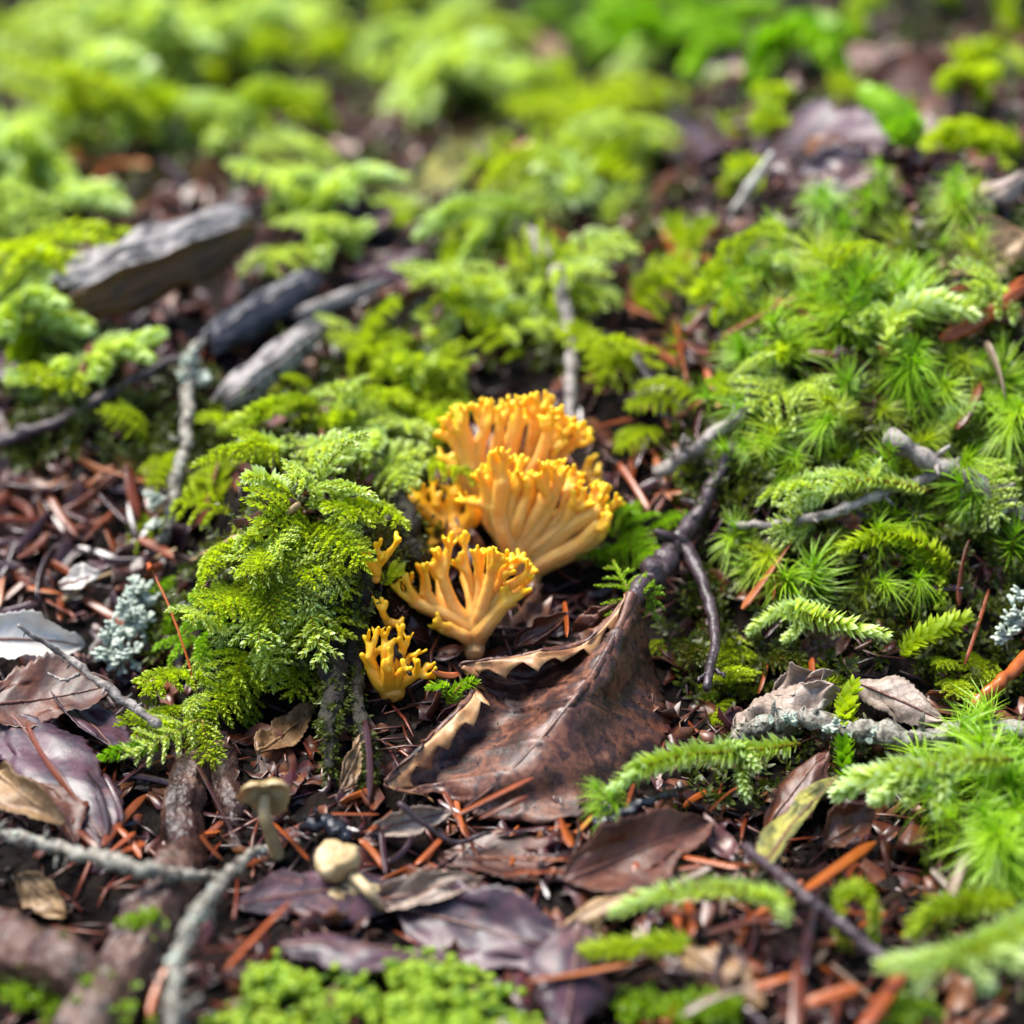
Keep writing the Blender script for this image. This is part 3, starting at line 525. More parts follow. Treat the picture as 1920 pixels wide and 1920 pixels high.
# ------------------------------------------------------------------ dead leaves
def solid(o, th=.14):
    s = o.modifiers.new('thick', 'SOLIDIFY'); s.thickness = th * S; s.offset = 0
def leaf(label, base, tip, wpx, m, curl=0., bend=0., roll=0., serr=.06, wav=.5, fold=0., mid=True, group=None, name='dead_leaf', seed=None, teeth=16, tear=.22):
    a, b = P(*base), P(*tip); L = np.linalg.norm(b - a); ax = (b - a) / L
    k = np.linalg.norm(a - CAM) / 400 / 12; W = wpx * k / 2
    c = (a + b) / 2; n0 = gnorm(c[0], c[1], 6); n = unit(n0 - ax * np.dot(ax, n0)); s = np.cross(n, ax)
    roll = -roll if ax[0] > 0 else roll                    # positive turns the blade towards the open side of the bank
    n, s = n * math.cos(roll) + s * math.sin(roll), s * math.cos(roll) - n * math.sin(roll)
    nu, nv = 46, 21; u = np.linspace(0, 1, nu)[:, None]; v = np.linspace(-1, 1, nv)[None]
    wu = (np.sin(math.pi * np.clip(u, 0, 1) ** .85) ** .75) * W + .02
    ph_ = R.uniform(0, 6.28, 4); wu = wu * (1 + .13 * np.sin(u * 6 + ph_[0] + (v > 0) * 2.2) + .07 * np.sin(u * 15 + ph_[1] + (v > 0) * 3))
    saw = ((u * teeth) % 1.0); wu = wu * (1 + serr * (saw - .5) * 2 * (np.abs(v) > .8))
    if tear: wu = wu * (1 - tear * np.clip(np.sin(u * 9 + v * 2 + R.uniform(0, 6)) + .4 * np.sin(u * 31 + (v > 0) * 2), 0, 1) * (np.abs(v) > .55))
    th = v * curl
    yy = wu * (np.sin(th) / curl if abs(curl) > 1e-3 else v); zz = wu * ((1 - np.cos(th)) / curl if abs(curl) > 1e-3 else 0 * v)
    zz = zz + fold * np.abs(v) * wu
    p1, p2 = R.uniform(0, 6, 2)
    zz = zz + wav * k * 12 * (.6 * np.sin(u * 7 + v * 2.3 + p1) * np.abs(v) + .35 * np.sin(u * 13 - v * 4 + p2))
    for q_ in range(5):
        fu, fv = R.uniform(4, 22), R.uniform(-9, 9); zz = zz + wav * k * 12 * .16 * np.sin(u * fu + v * fv + R.uniform(0, 6))
    vein = np.abs(((u * 8 - np.abs(v) * 1.6) % 1.0) - .5) * 2
    zz = zz + .18 * np.clip(1 - vein * 4, 0, 1) * (1 - np.abs(v) * .4)
    ub = (u - .5) * bend
    xx = L * (np.sin(ub) / bend if abs(bend) > 1e-3 else (u - .5)); zb = L * ((1 - np.cos(ub)) / bend if abs(bend) > 1e-3 else 0 * u)
    # bending turns the cross-section with it
    cx, sx = np.cos(ub), np.sin(ub)
    V = c + (xx - zz * sx)[..., None] * ax + yy[..., None] * s + (zb + zz * cx)[..., None] * n
    lift = gh(V[..., 0], V[..., 1]) + .25 - V[..., 2]
    V[..., 2] += max(0, np.percentile(lift, 60))
    root = empty(name, label, 'leaf', V[0, nv // 2], group)
    mb = MB(); i_, j_ = np.meshgrid(np.arange(nu - 1), np.arange(nv - 1), indexing='ij'); q = (i_ * nv + j_).ravel()
    mb.add(V.reshape(-1, 3), np.stack([q, q + 1, q + nv + 1, q + nv], -1), a=np.abs(np.broadcast_to(v, (nu, nv))).ravel())
    blade = mb.obj('blade', m, root, V[0, nv // 2]); solid(blade)
    if mid:
        mb = MB(); tube(mb, V[:, nv // 2] + n * .12, np.linspace(.34, .1, nu), 7); mb.obj('midrib', M['vein'] if m is not M['leaf_tan'] else m, blade, V[0, nv // 2])
    return root
# the big serrated leaf, laid out over its own control rows
hc = [  # lip, rim, inner, midrib, right half, right edge : (px, py, height above the ground)
    [(1178, 1122, 13), (1180, 1120, 13), (1182, 1118, 13), (1184, 1116, 13.2), (1186, 1116, 13), (1188, 1117, 12.5)],
    [(1102, 1214, 12), (1095, 1200, 12), (1125, 1195, 8), (1165, 1168, 12), (1185, 1170, 10.5), (1206, 1172, 9)],
    [(1000, 1240, 11), (985, 1222, 11), (1050, 1245, 5.5), (1140, 1218, 13), (1182, 1224, 9), (1222, 1232, 4)],
    [(893, 1258, 8.5), (872, 1242, 9), (985, 1285, 4), (1108, 1274, 12), (1176, 1290, 7.5), (1238, 1305, 2)],
    [(884, 1272, 6.5), (880, 1272, 6.5), (965, 1315, 3.5), (1084, 1303, 11.2), (1163, 1328, 6.5), (1245, 1346, 1.5)],
    [(898, 1328, 7), (880, 1308, 7.5), (950, 1345, 3.5), (1060, 1332, 10.5), (1150, 1365, 5.5), (1250, 1385, 1)],
    [(816, 1402, 6), (800, 1385, 6.5), (880, 1400, 3), (1000, 1402, 8.5), (1090, 1440, 4), (1180, 1462, 1)],
    [(752, 1474, 3.5), (722, 1468, 4), (820, 1462, 2.2), (935, 1468, 6), (1000, 1500, 3), (1070, 1532, 1.8)],
    [(800, 1492, 1.8), (800, 1490, 1.8), (830, 1492, 1.6), (872, 1516, 2), (890, 1528, 1.8), (910, 1538, 1.4)]]
G = np.array([[P(*c) for c in row] for row in hc])
G1 = np.stack([resample(G[:, j], 130) for j in range(6)], 1); G2 = np.stack([resample(G1[i], 40) for i in range(130)], 0)
ta = R.uniform(.5, 1.5, 20)
for i in range(130):                                         # toothed margins
    tv = ((i / 130 * 15) % 1.0) ** 1.6 * ta[int(i / 130 * 15)]
    for j_, k_ in ((0, 2), (39, 37)):
        dv = unit(G2[i, j_] - G2[i, k_]); G2[i, j_] += dv * tv * (2.0 if j_ == 0 else 1.2)
        G2[i, 1 if j_ == 0 else 38] += dv * tv * .35
vn = np.abs(((np.arange(130)[:, None] / 130 * 9 - np.abs(np.arange(40)[None] - 24) / 16 * 1.2) % 1.0) - .5) * 2
nn = np.cross(np.gradient(G2, axis=0), np.gradient(G2, axis=1)); nn = unit(nn); nn *= np.sign(nn[..., 2:3])
G2 += nn * (.5 * np.clip(1 - vn * 4.5, 0, 1)[..., None] + .35 * np.sin(np.arange(130)[:, None] * .09 + np.arange(40)[None] * .22)[..., None] + .2 * np.sin(np.arange(130)[:, None] * .21 + np.arange(40)[None] * .4)[..., None] + .13 * np.sin(np.arange(130)[:, None] * .43 - np.arange(40)[None] * .9)[..., None])
hl = empty('dead_leaf', 'big curled dark brown serrated leaf with a raised midrib in front of the fungus', 'leaf', G2[-1, 20])
q = (np.arange(129)[:, None] * 40 + np.arange(4, 39)[None]).ravel(); mb = MB()
mb.add(G2.reshape(-1, 3), np.stack([q, q + 1, q + 41, q + 40], -1)); hb = mb.obj('blade', M['leaf_hero'], hl, G2[-1, 20]); solid(hb, .2)
q = (np.arange(129)[:, None] * 40 + np.arange(0, 4)[None]).ravel(); mb = MB()
mb.add(G2.reshape(-1, 3), np.stack([q, q + 1, q + 41, q + 40], -1)); o = mb.obj('curled_margin', M['leaf_rim'], hl, G2[-1, 20]); solid(o, .2); o['label'] = 'pale tan serrated curled margin'
mb = MB(); tube(mb, G1[:, 3] + np.array([0, 0, .05]), np.interp(np.linspace(0, 1, 130), [0, .1, .5, 1], [1.1, .8, .55, .3]), 9); mb.obj('midrib', M['leaf_hero'], hb, G2[-1, 20])
mb = MB()
for _ in range(170):
    i_, j_ = R.integers(8, 126), R.integers(6, 38); p_ = G2[i_, j_] + nn[i_, j_] * .15; r_ = R.uniform(.08, .32); v_ = R.normal(0, 1, (6, 3)); v_ = np.array([(1, 0, 0), (-1, 0, 0), (0, 1, 0), (0, -1, 0), (0, 0, .6), (0, 0, -.6)]) * r_ * R.uniform(.5, 1.5, (6, 1))
    mb.add(p_ + v_, tris=[(0, 2, 4), (2, 1, 4), (1, 3, 4), (3, 0, 4), (2, 0, 5), (1, 2, 5), (3, 1, 5), (0, 3, 5)])
o = mb.obj('soil_specks', M['crumb'], hb, G2[-1, 20]); o['kind'] = 'stuff'
LF = 'dead leaves on the forest floor'
leaf('curled brown leaf scrap rolled up behind the big serrated leaf', (970, 1215, 2), (1075, 1150, 9), 80, M['leaf_brown'], curl=1.9, bend=.8, roll=.5, group=LF)
leaf('small rolled leaf tip curling beside the dark forked twig', (1080, 1195, 4), (1165, 1140, 10), 80, M['leaf_brown'], curl=2.2, bend=1.0, roll=-.4, group=LF)
leaf('reddish brown leaf at the foot of the pale lichen', (-40, 1330, 3), (215, 1290, 8), 170, M['leaf_brown'], curl=.5, bend=.3, roll=.25, group=LF)
leaf('wet violet brown leaf sloping down under dark needles', (20, 1330, 5), (205, 1580, 3), 190, M['leaf_purple'], curl=-.6, fold=.2, bend=-.3, roll=.2, group=LF)
leaf('narrow purple leaf behind the wet violet leaf', (100, 1290, 4), (250, 1440, 4), 110, M['leaf_purple'], curl=.6, bend=.3, roll=-.3, group=LF)
leaf('pale tan leaf curl hanging over the black gap beside the lichened twig', (-20, 1440, 7), (110, 1540, 7), 110, M['leaf_tan'], curl=1.4, bend=-1.1, roll=.7, group=LF)
leaf('brown leaf flap folded under the pale tan curl', (60, 1450, 5), (150, 1580, 3), 90, M['leaf_brown'], curl=.8, bend=-.7, roll=-.3, group=LF)
leaf('white curled leaf under the knobbly grey twig', (-50, 1195, 6), (165, 1205, 5), 110, M['leaf_white'], curl=1.1, bend=-.8, roll=.5, group=LF)
leaf('small white leaf scrap standing near the tan rootlet', (115, 1100, 3), (190, 1075, 6), 56, M['leaf_white'], curl=.9, bend=.6, roll=.3, group=LF)
leaf('purple brown leaf under the dried tan mushroom', (440, 1690, 2), (800, 1650, 2), 170, M['leaf_purple'], curl=-.5, fold=.15, bend=-.25, group=LF)
leaf('mauve leaf with ragged end overhanging the bead moss cushion', (520, 1760, 5), (800, 1790, 5), 110, M['leaf_purple'], curl=-.7, bend=-.4, roll=.1, tear=.3, group=LF)
leaf('large violet leaf arched over the dark gap beside the bead moss cushion', (730, 1690, 4), (1110, 1800, 5), 180, M['leaf_purple'], curl=.5, bend=-.7, roll=.3, wav=.9, group=LF)
leaf('smooth violet leaf hanging down beside the bead moss cushion', (1090, 1720, 6), (1060, 1930, 4), 170, M['leaf_purple'], curl=-.6, bend=-.3, roll=.2, group=LF)
leaf('flat brown wet leaf under the pale shiny needle', (820, 1600, 1.5), (1110, 1640, 2), 150, M['leaf_brown'], curl=.3, fold=.12, bend=-.2, group=LF)
leaf('wet purple leaf beneath the long orange needle', (880, 1580, 1.5), (1180, 1690, 1.5), 150, M['leaf_purple'], curl=-.3, fold=.15, group=LF)
leaf('glossy brown leaf with a pale midrib and pointed tip', (1060, 1650, 3), (1340, 1540, 4), 150, M['leaf_brown'], curl=.5, fold=.3, bend=-.2, roll=.35, group=LF)
leaf('pale tan leaf fragment curled up like a shell', (1050, 1730, 4), (1200, 1660, 6), 110, M['leaf_tan'], curl=-1.3, bend=-.8, roll=-.2, group=LF)
leaf('tan leaf scrap with upturned rim beside the short charred stub', (690, 1560, 2), (850, 1520, 5), 70, M['leaf_grey'], curl=1.4, bend=-.3, roll=.7, group=LF)
leaf('long crinkled pale leaf edge beside the dried tan mushroom', (700, 1690, 3), (900, 1650, 6), 90, M['leaf_grey'], curl=1.2, bend=-.5, roll=.6, wav=.9, group=LF)
leaf('crumpled grey leaf above the lichened branch', (1375, 1370, 3), (1570, 1290, 9), 130, M['leaf_grey'], curl=-.9, bend=.6, roll=.5, wav=1.6, tear=.3, mid=False, group=LF)
leaf('crinkled grey leaf tip standing up behind the crumpled grey leaf', (1450, 1310, 5), (1560, 1260, 8), 80, M['leaf_grey'], curl=1.2, bend=.8, roll=.3, wav=1.4, group=LF)
leaf('speckled grey leaf with bristly end on the lichened branch', (1600, 1275, 7), (1770, 1350, 7), 90, M['leaf_grey'], curl=-.8, bend=-.4, roll=.35, group=LF)
leaf('shiny brown leaf curled like a spoon beneath the moss frond', (1430, 1560, 2), (1550, 1400, 8), 120, M['leaf_brown'], curl=-.9, bend=-.6, roll=-.2, group=LF)
leaf('narrow olive leaf with a yellow blotch', (1410, 1640, 3), (1570, 1450, 7), 80, M['leaf_yellow'], curl=.5, fold=.25, bend=-.2, roll=-.4, group=LF)
leaf('flat tan leaf running under the olive leaf', (1200, 1640, 2), (1480, 1610, 2), 90, M['leaf_tan'], curl=-.4, bend=-.2, group=LF)
leaf('dull brown leaf scrap beside the olive leaf', (1540, 1590, 4), (1640, 1520, 6), 110, M['leaf_brown'], curl=1.4, bend=.7, roll=.4, group=LF)
leaf('pale tan leaf scrap among moss near the white needle', (1275, 1770, 4), (1430, 1880, 4), 110, M['leaf_tan'], curl=-.8, bend=-.5, roll=.2, group=LF)
leaf('blue sheened wet leaf lying flat in distant moss', (1395, 290, 4), (1665, 255, 6), 210, M['leaf_purple'], curl=-.35, bend=-.3, roll=.75, group=LF)
leaf('violet leaf end folded below the blue sheened leaf', (1490, 330, 4), (1660, 320, 4), 120, M['leaf_purple'], curl=.5, bend=-.6, roll=.5, group=LF)
leaf('small dark violet leaf left of the blue sheened leaf', (1225, 255, 4), (1375, 270, 5), 110, M['leaf_purple'], curl=.5, bend=.2, roll=.7, group=LF)
leaf('blurred red brown leaf standing behind the blue sheened leaf', (1620, 170, 4), (1830, 190, 6), 200, M['leaf_brown'], curl=.5, bend=.3, roll=.8, group=LF)
leaf('mauve grey rolled leaf at the edge of the tuft moss', (1790, 400, 6), (1930, 320, 8), 90, M['leaf_grey'], curl=-1.4, bend=-.3, group=LF)
leaf('tan brown leaf lying under tuft moss beside the orange needle', (1760, 500, 3), (1940, 440, 5), 130, M['leaf_tan'], curl=.4, bend=-.2, roll=.2, group=LF)
leaf('curled brown leaf upright behind the bleached twig base', (690, 660, 2), (830, 540, 8), 130, M['leaf_brown'], curl=1.1, bend=.6, roll=.6, group=LF)
leaf('wet dark blue leaf scrap under arching moss', (610, 440, 3), (740, 400, 4), 110, M['leaf_purple'], curl=.6, bend=.4, roll=.3, group=LF)
leaf('reddish wet leaf fold beside the wet dark blue scrap', (650, 520, 3), (800, 470, 4), 80, M['leaf_purple'], curl=-.8, bend=.4, group=LF)
leaf('yellow green fading leaf slanting behind the arching moss', (760, 380, 2), (930, 250, 6), 100, M['leaf_yellow'], curl=.7, bend=.2, roll=.4, group=LF)
leaf('grey violet leaf strip on the ground behind the fungus', (720, 380, 2), (960, 360, 3), 60, M['leaf_purple'], curl=-.6, group=LF)
leaf('brown leaf at the far left under overhanging moss', (-30, 690, 3), (60, 690, 4), 90, M['leaf_purple'], curl=.5, group=LF)
leaf('tan leaf scrap in the dark hollow', (480, 1420, 3), (590, 1330, 5), 80, M['leaf_tan'], curl=.8, bend=.5, roll=.4, group=LF)
leaf('pale leaf scrap hanging at the end of the hanging root', (640, 1480, 3), (690, 1370, 5), 50, M['leaf_tan'], curl=.9, roll=.6, group=LF)
leaf('brown leaf piece under the moss with the narrow orange bract', (1500, 1230, 2), (1600, 1180, 3), 80, M['leaf_brown'], curl=.5, roll=.4, group=LF)
leaf('tan leaf scrap under the lichened twig', (40, 1640, 2), (130, 1720, 1), 80, M['leaf_tan'], curl=.7, bend=.5, roll=.4, group=LF)
leaf('dark brown leaf behind the moss tufts below the broken twig', (1040, 130, 3), (1010, 60, 5), 60, M['leaf_tan'], curl=.6, group=LF)
leaf('brown leaf near the top edge behind dark green moss', (1560, 130, 3), (1720, 100, 5), 120, M['leaf_brown'], curl=.5, bend=.4, roll=.3, group=LF)

# ------------------------------------------------------------------ mushrooms, lichen, bud
def lathe(mb, c, up, prof_, n=22, wob=.05, squash=1.):
    a = unit(np.cross(up, [.9, .2, .3])); b = np.cross(up, a); th = np.linspace(0, 2 * math.pi, n, endpoint=False)
    rows = []
    for r, z in prof_:
        rr = r * (1 + .035 * np.sin(th * 11 + z * 3) + wob * np.sin(th * 3 + 1) + wob * .6 * np.sin(th * 5 + z))
        rows.append(c + (np.cos(th) * rr)[:, None] * a + (np.sin(th) * rr * squash)[:, None] * b + (z + wob * r * .8 * np.sin(th * 2))[:, None] * up)
    V = np.array(rows); i_, j_ = np.meshgrid(np.arange(len(rows) - 1), np.arange(n), indexing='ij'); q0 = i_ * n + j_; q1 = i_ * n + (j_ + 1) % n
    mb.add(V.reshape(-1, 3), np.stack([q0, q1, q1 + n, q0 + n], -1).reshape(-1, 4))
def bonnet():
    st = resample(np.array([P(522, 1608, 1), P(508, 1565, 5), P(496, 1530, 8.5), P(497, 1490, 11)]), 16)
    root = empty('bonnet_mushroom', 'little pale tan bonnet mushroom with a frayed cap on a thin bent stem', 'mushroom', st[0])
    mb = MB(); tube(mb, st, np.linspace(1.15, .85, 16), 10); mb.obj('stem', M['mush'], root, st[0])
    c = st[-1]; up = unit(np.array([.05, .9, .42]))
    mb = MB(); lathe(mb, c - up * .4, up, [(.05, 2.4), (1.2, 2.2), (2.4, 1.5), (3.3, .5), (3.8, -.5), (3.6, -.5), (3.0, .2), (1.5, .8), (.3, .6)], wob=.16); cap = mb.obj('cap', M['mush'], root, st[0])
    a = unit(np.cross(up, [.9, .2, .3])); b = np.cross(up, a); mb = MB()
    for k in range(22):
        th = k / 22 * 6.283; d = a * math.cos(th) + b * math.sin(th); s = np.cross(up, d) * .04
        v = [c + d * .8 + up * .3, c + d * 3.3 - up * .45, c + d * 2.9 + up * .25, c + d * .9 + up * .8]
        mb.add(np.array([p + s for p in v] + [p - s for p in v]), [(0, 1, 2, 3), (7, 6, 5, 4), (0, 4, 5, 1)])
    o = mb.obj('gills', M['mush'], cap, st[0])
bonnet()
def dried():
    c = P(650, 1650, 3); up = unit(np.array([-.1, .1, 1]))
    root = empty('dried_mushroom', 'shrivelled tan mushroom with a flat-topped cap lying on the purple brown leaf', 'mushroom', c)
    mb = MB(); lathe(mb, P(633, 1618, 6), unit(np.array([-.15, -.25, 1])), [(.1, 1.5), (1.6, 1.9), (2.6, 2.1), (3.1, 1.7), (3.3, .6), (2.9, -.2), (2.5, -1.4), (1.4, -2.0), (.2, -2.1)], n=30, wob=.1); mb.obj('cap', M['mush_dry'], root, c)
    for (px, py, hh, r) in ((672, 1670, 3.5, 2.3), (622, 1684, 3, 1.8), (700, 1676, 3, 1.5), (648, 1688, 3, 1.7)):
        mb = MB(); bm = bmesh.new(); bmesh.ops.create_icosphere(bm, subdivisions=3, radius=1)
        v = np.array([p.co for p in bm.verts]); f = np.array([[q.index for q in fc.verts] for fc in bm.faces]); bm.free()
        ph = R.uniform(0, 6, 3); v = v * (1 + .1 * np.sin(v[:, :1] * 11 + v[:, 1:2] * 9 + ph[2]) + .2 * np.sin(v[:, :1] * 4 + ph[0]) + .13 * np.sin(v[:, 1:2] * 6 + ph[1]) + .1 * np.sin(v[:, 2:] * 7 + ph[2])) * r * [1.15, .9, .8]
        mb.add(v + P(px, py, hh), tris=f); mb.obj('shrivelled_lobe', M['mush_dry'], root, c)
    mb = MB(); tube(mb, resample(np.array([P(660, 1640, 6), P(690, 1670, 6), P(715, 1705, 3)]), 12), np.linspace(.9, .7, 12), 8, bump=.1); mb.obj('stem', M['mush_dry'], root, c)
dried()
def lobe_lichen(label, spots, scale=1.):
    c0 = P(spots[0][0], spots[0][1], 0); root = empty('lichen', label, 'lichen', c0, 'lichen tufts')
    for (px, py, hh, n) in spots:
        c = P(px, py, hh); mb = MB()
        for _ in range(n):
            dv = unit(R.normal(0, 1, 3) * [1, .5, 1] + [0, -.55, .25]); L = R.uniform(1.6, 3.4) * scale
            p = np.array([c + R.normal(0, .8, 3) * scale, c + dv * L * .5 + R.normal(0, .2, 3), c + dv * L + R.normal(0, .3, 3) + [0, -.2, .3]])
            p = resample(p, 7); tube(mb, p, np.array([.35, .5, .62, .6, .7, .85, .5]) * scale, 7, bump=.12, flat=.45)
            for s in (-1, 1):
                t = unit(p[-1] - p[-3]); sv = unit(np.cross(t, dv + R.normal(0, .6, 3))) * s
                q = resample(np.array([p[4], p[4] + t * .7 * scale + sv * .5 * scale, p[4] + t * 1.1 * scale + sv * 1.0 * scale]), 5); tube(mb, q, np.array([.45, .5, .55, .6, .4]) * scale, 6, bump=.12, flat=.45)
        mb.obj('lobe_tuft', M['lichen'], root, c0)
lobe_lichen('pale blue green leafy lichen below the upright twig', [(262, 1110, 6, 14), (240, 1150, 6, 16), (262, 1175, 5, 12), (215, 1190, 6, 16), (238, 1230, 4, 12), (205, 1225, 5, 9)])
lobe_lichen('small whitish lichen nub on the upright twig', [(296, 945, 8, 7), (290, 975, 7, 4)], .8)
lobe_lichen('pale lichen scales around the top joint of the upright twig', [(362, 680, 9, 8), (378, 700, 8, 6), (345, 700, 9, 5)], .8)
lobe_lichen('white brown lichen rosette at the end of the rusty twig', [(1905, 1150, 9, 12), (1925, 1110, 10, 9), (1890, 1195, 8, 8)], .9)
lobe_lichen('little pale green lichen crust in the middle of the lichened branch', [(1480, 1345, 9, 7), (1560, 1360, 9, 6)], .55)
c = P(751, 1152, 9)
root = empty('spiky_bud', 'tiny dark brown scaly bud caught between fungus and bark strip', 'bud', c)
for k in range(26):
    th = k * 2.4; z = 1 - 2 * (k + .5) / 26; d = np.array([math.sqrt(1 - z * z) * math.cos(th), math.sqrt(1 - z * z) * math.sin(th), z]); mb = MB(); s = unit(np.cross(d, [.2, .3, .9])); 
    mb.add([c + d * .5 + s * .4, c + d * .5 - s * .4, c + d * 1.45 + np.array([0, 0, .2]), c + d * .9 + np.cross(d, s) * .35], tris=[(0, 1, 2), (0, 2, 3), (1, 3, 2), (0, 3, 1)]); mb.obj('scale', M['cone_bud'], root, c)

# ------------------------------------------------------------------ conifer needles
def needle_mesh(L, Wd, bend, twist=0.):
    mb = MB(); n = 11; u = np.linspace(0, 1, n); prof_ = np.array([(-1, 0), (-.55, .24), (0, .13), (.55, .24), (1, 0), (.5, -.24), (0, -.16), (-.5, -.24)])
    ww = Wd / 2 * np.interp(u, [0, .03, .12, .82, .95, 1], [.45, .8, 1, .97, .6, .12])
    c = np.stack([u * L - L / 2, bend * L * (u - .5) ** 2 - bend * L * .08, .12 * L * np.sin(u * 3) * bend], -1)
    V = np.stack([np.stack([c[i, 0] + 0 * prof_[:, 0], c[i, 1] + prof_[:, 0] * ww[i] * math.cos(twist * u[i]), c[i, 2] + prof_[:, 1] * ww[i] + prof_[:, 0] * ww[i] * math.sin(twist * u[i])], -1) for i in range(n)])
    i_, j_ = np.meshgrid(np.arange(n - 1), np.arange(8), indexing='ij'); a, b = i_ * 8 + j_, i_ * 8 + (j_ + 1) % 8
    mb.add(V.reshape(-1, 3), np.stack([a, a + 8, b + 8, b], -1).reshape(-1, 4), [(0, 1, 2), (0, 2, 3), (0, 3, 4), (0, 4, 5), (0, 5, 6), (0, 6, 7)], a=np.repeat(u, 8))
    return mb
NC = {'o': ('n_orange', 'bright rusty orange'), 'r': ('n_red', 'reddish brown'), 'd': ('n_dark', 'dark purple brown'), 'p': ('n_pink', 'pale pinkish orange'), 't': ('n_tan', 'bleached greyish tan')}
def needle(a, b, wpx, c, where, off=1.2, label=None):
    A, B = P(a[0], a[1], off + R.uniform(0, 1.0)), P(b[0], b[1], off + R.uniform(0, 1.4)); L = np.linalg.norm(B - A)
    if L > 32: B = A + (B - A) / L * 32; L = 32
    k = np.linalg.norm(A - CAM) / 400 / 12; o = needle_mesh(L, max(.65, wpx * k * .84), R.normal(0, .17), R.uniform(-.9, .9)).obj('conifer_needle', M[NC[c][0]])
    ax = unit(B - A); mid = (A + B) / 2; n = gnorm(mid[0], mid[1]); n = unit(n - ax * np.dot(n, ax)); s = np.cross(n, ax); tw = R.normal(0, .5); n, s = n * math.cos(tw) + s * math.sin(tw), s * math.cos(tw) - n * math.sin(tw)
    Mx = Matrix.Identity(4)
    for r_ in range(3): Mx[r_][0], Mx[r_][1], Mx[r_][2], Mx[r_][3] = ax[r_], s[r_], n[r_], mid[r_] * S
    o.matrix_world = Mx
    lb = label or f'{NC[c][1]} dead conifer needle {where}'
    return tag(o, lb, 'needle', None if label else f'{NC[c][1]} needles {where}')
W1 = 'on the wet leaves in front of the fungus'; W2 = 'beside the thick brown root'; W3 = 'among green moss tufts'; W4 = 'in litter under the purple-brown twig'; W5 = 'in bare litter beside the upright lichened twig'; W6 = 'in mossy litter behind the fungus'; W7 = 'near the weathered wood chunk'
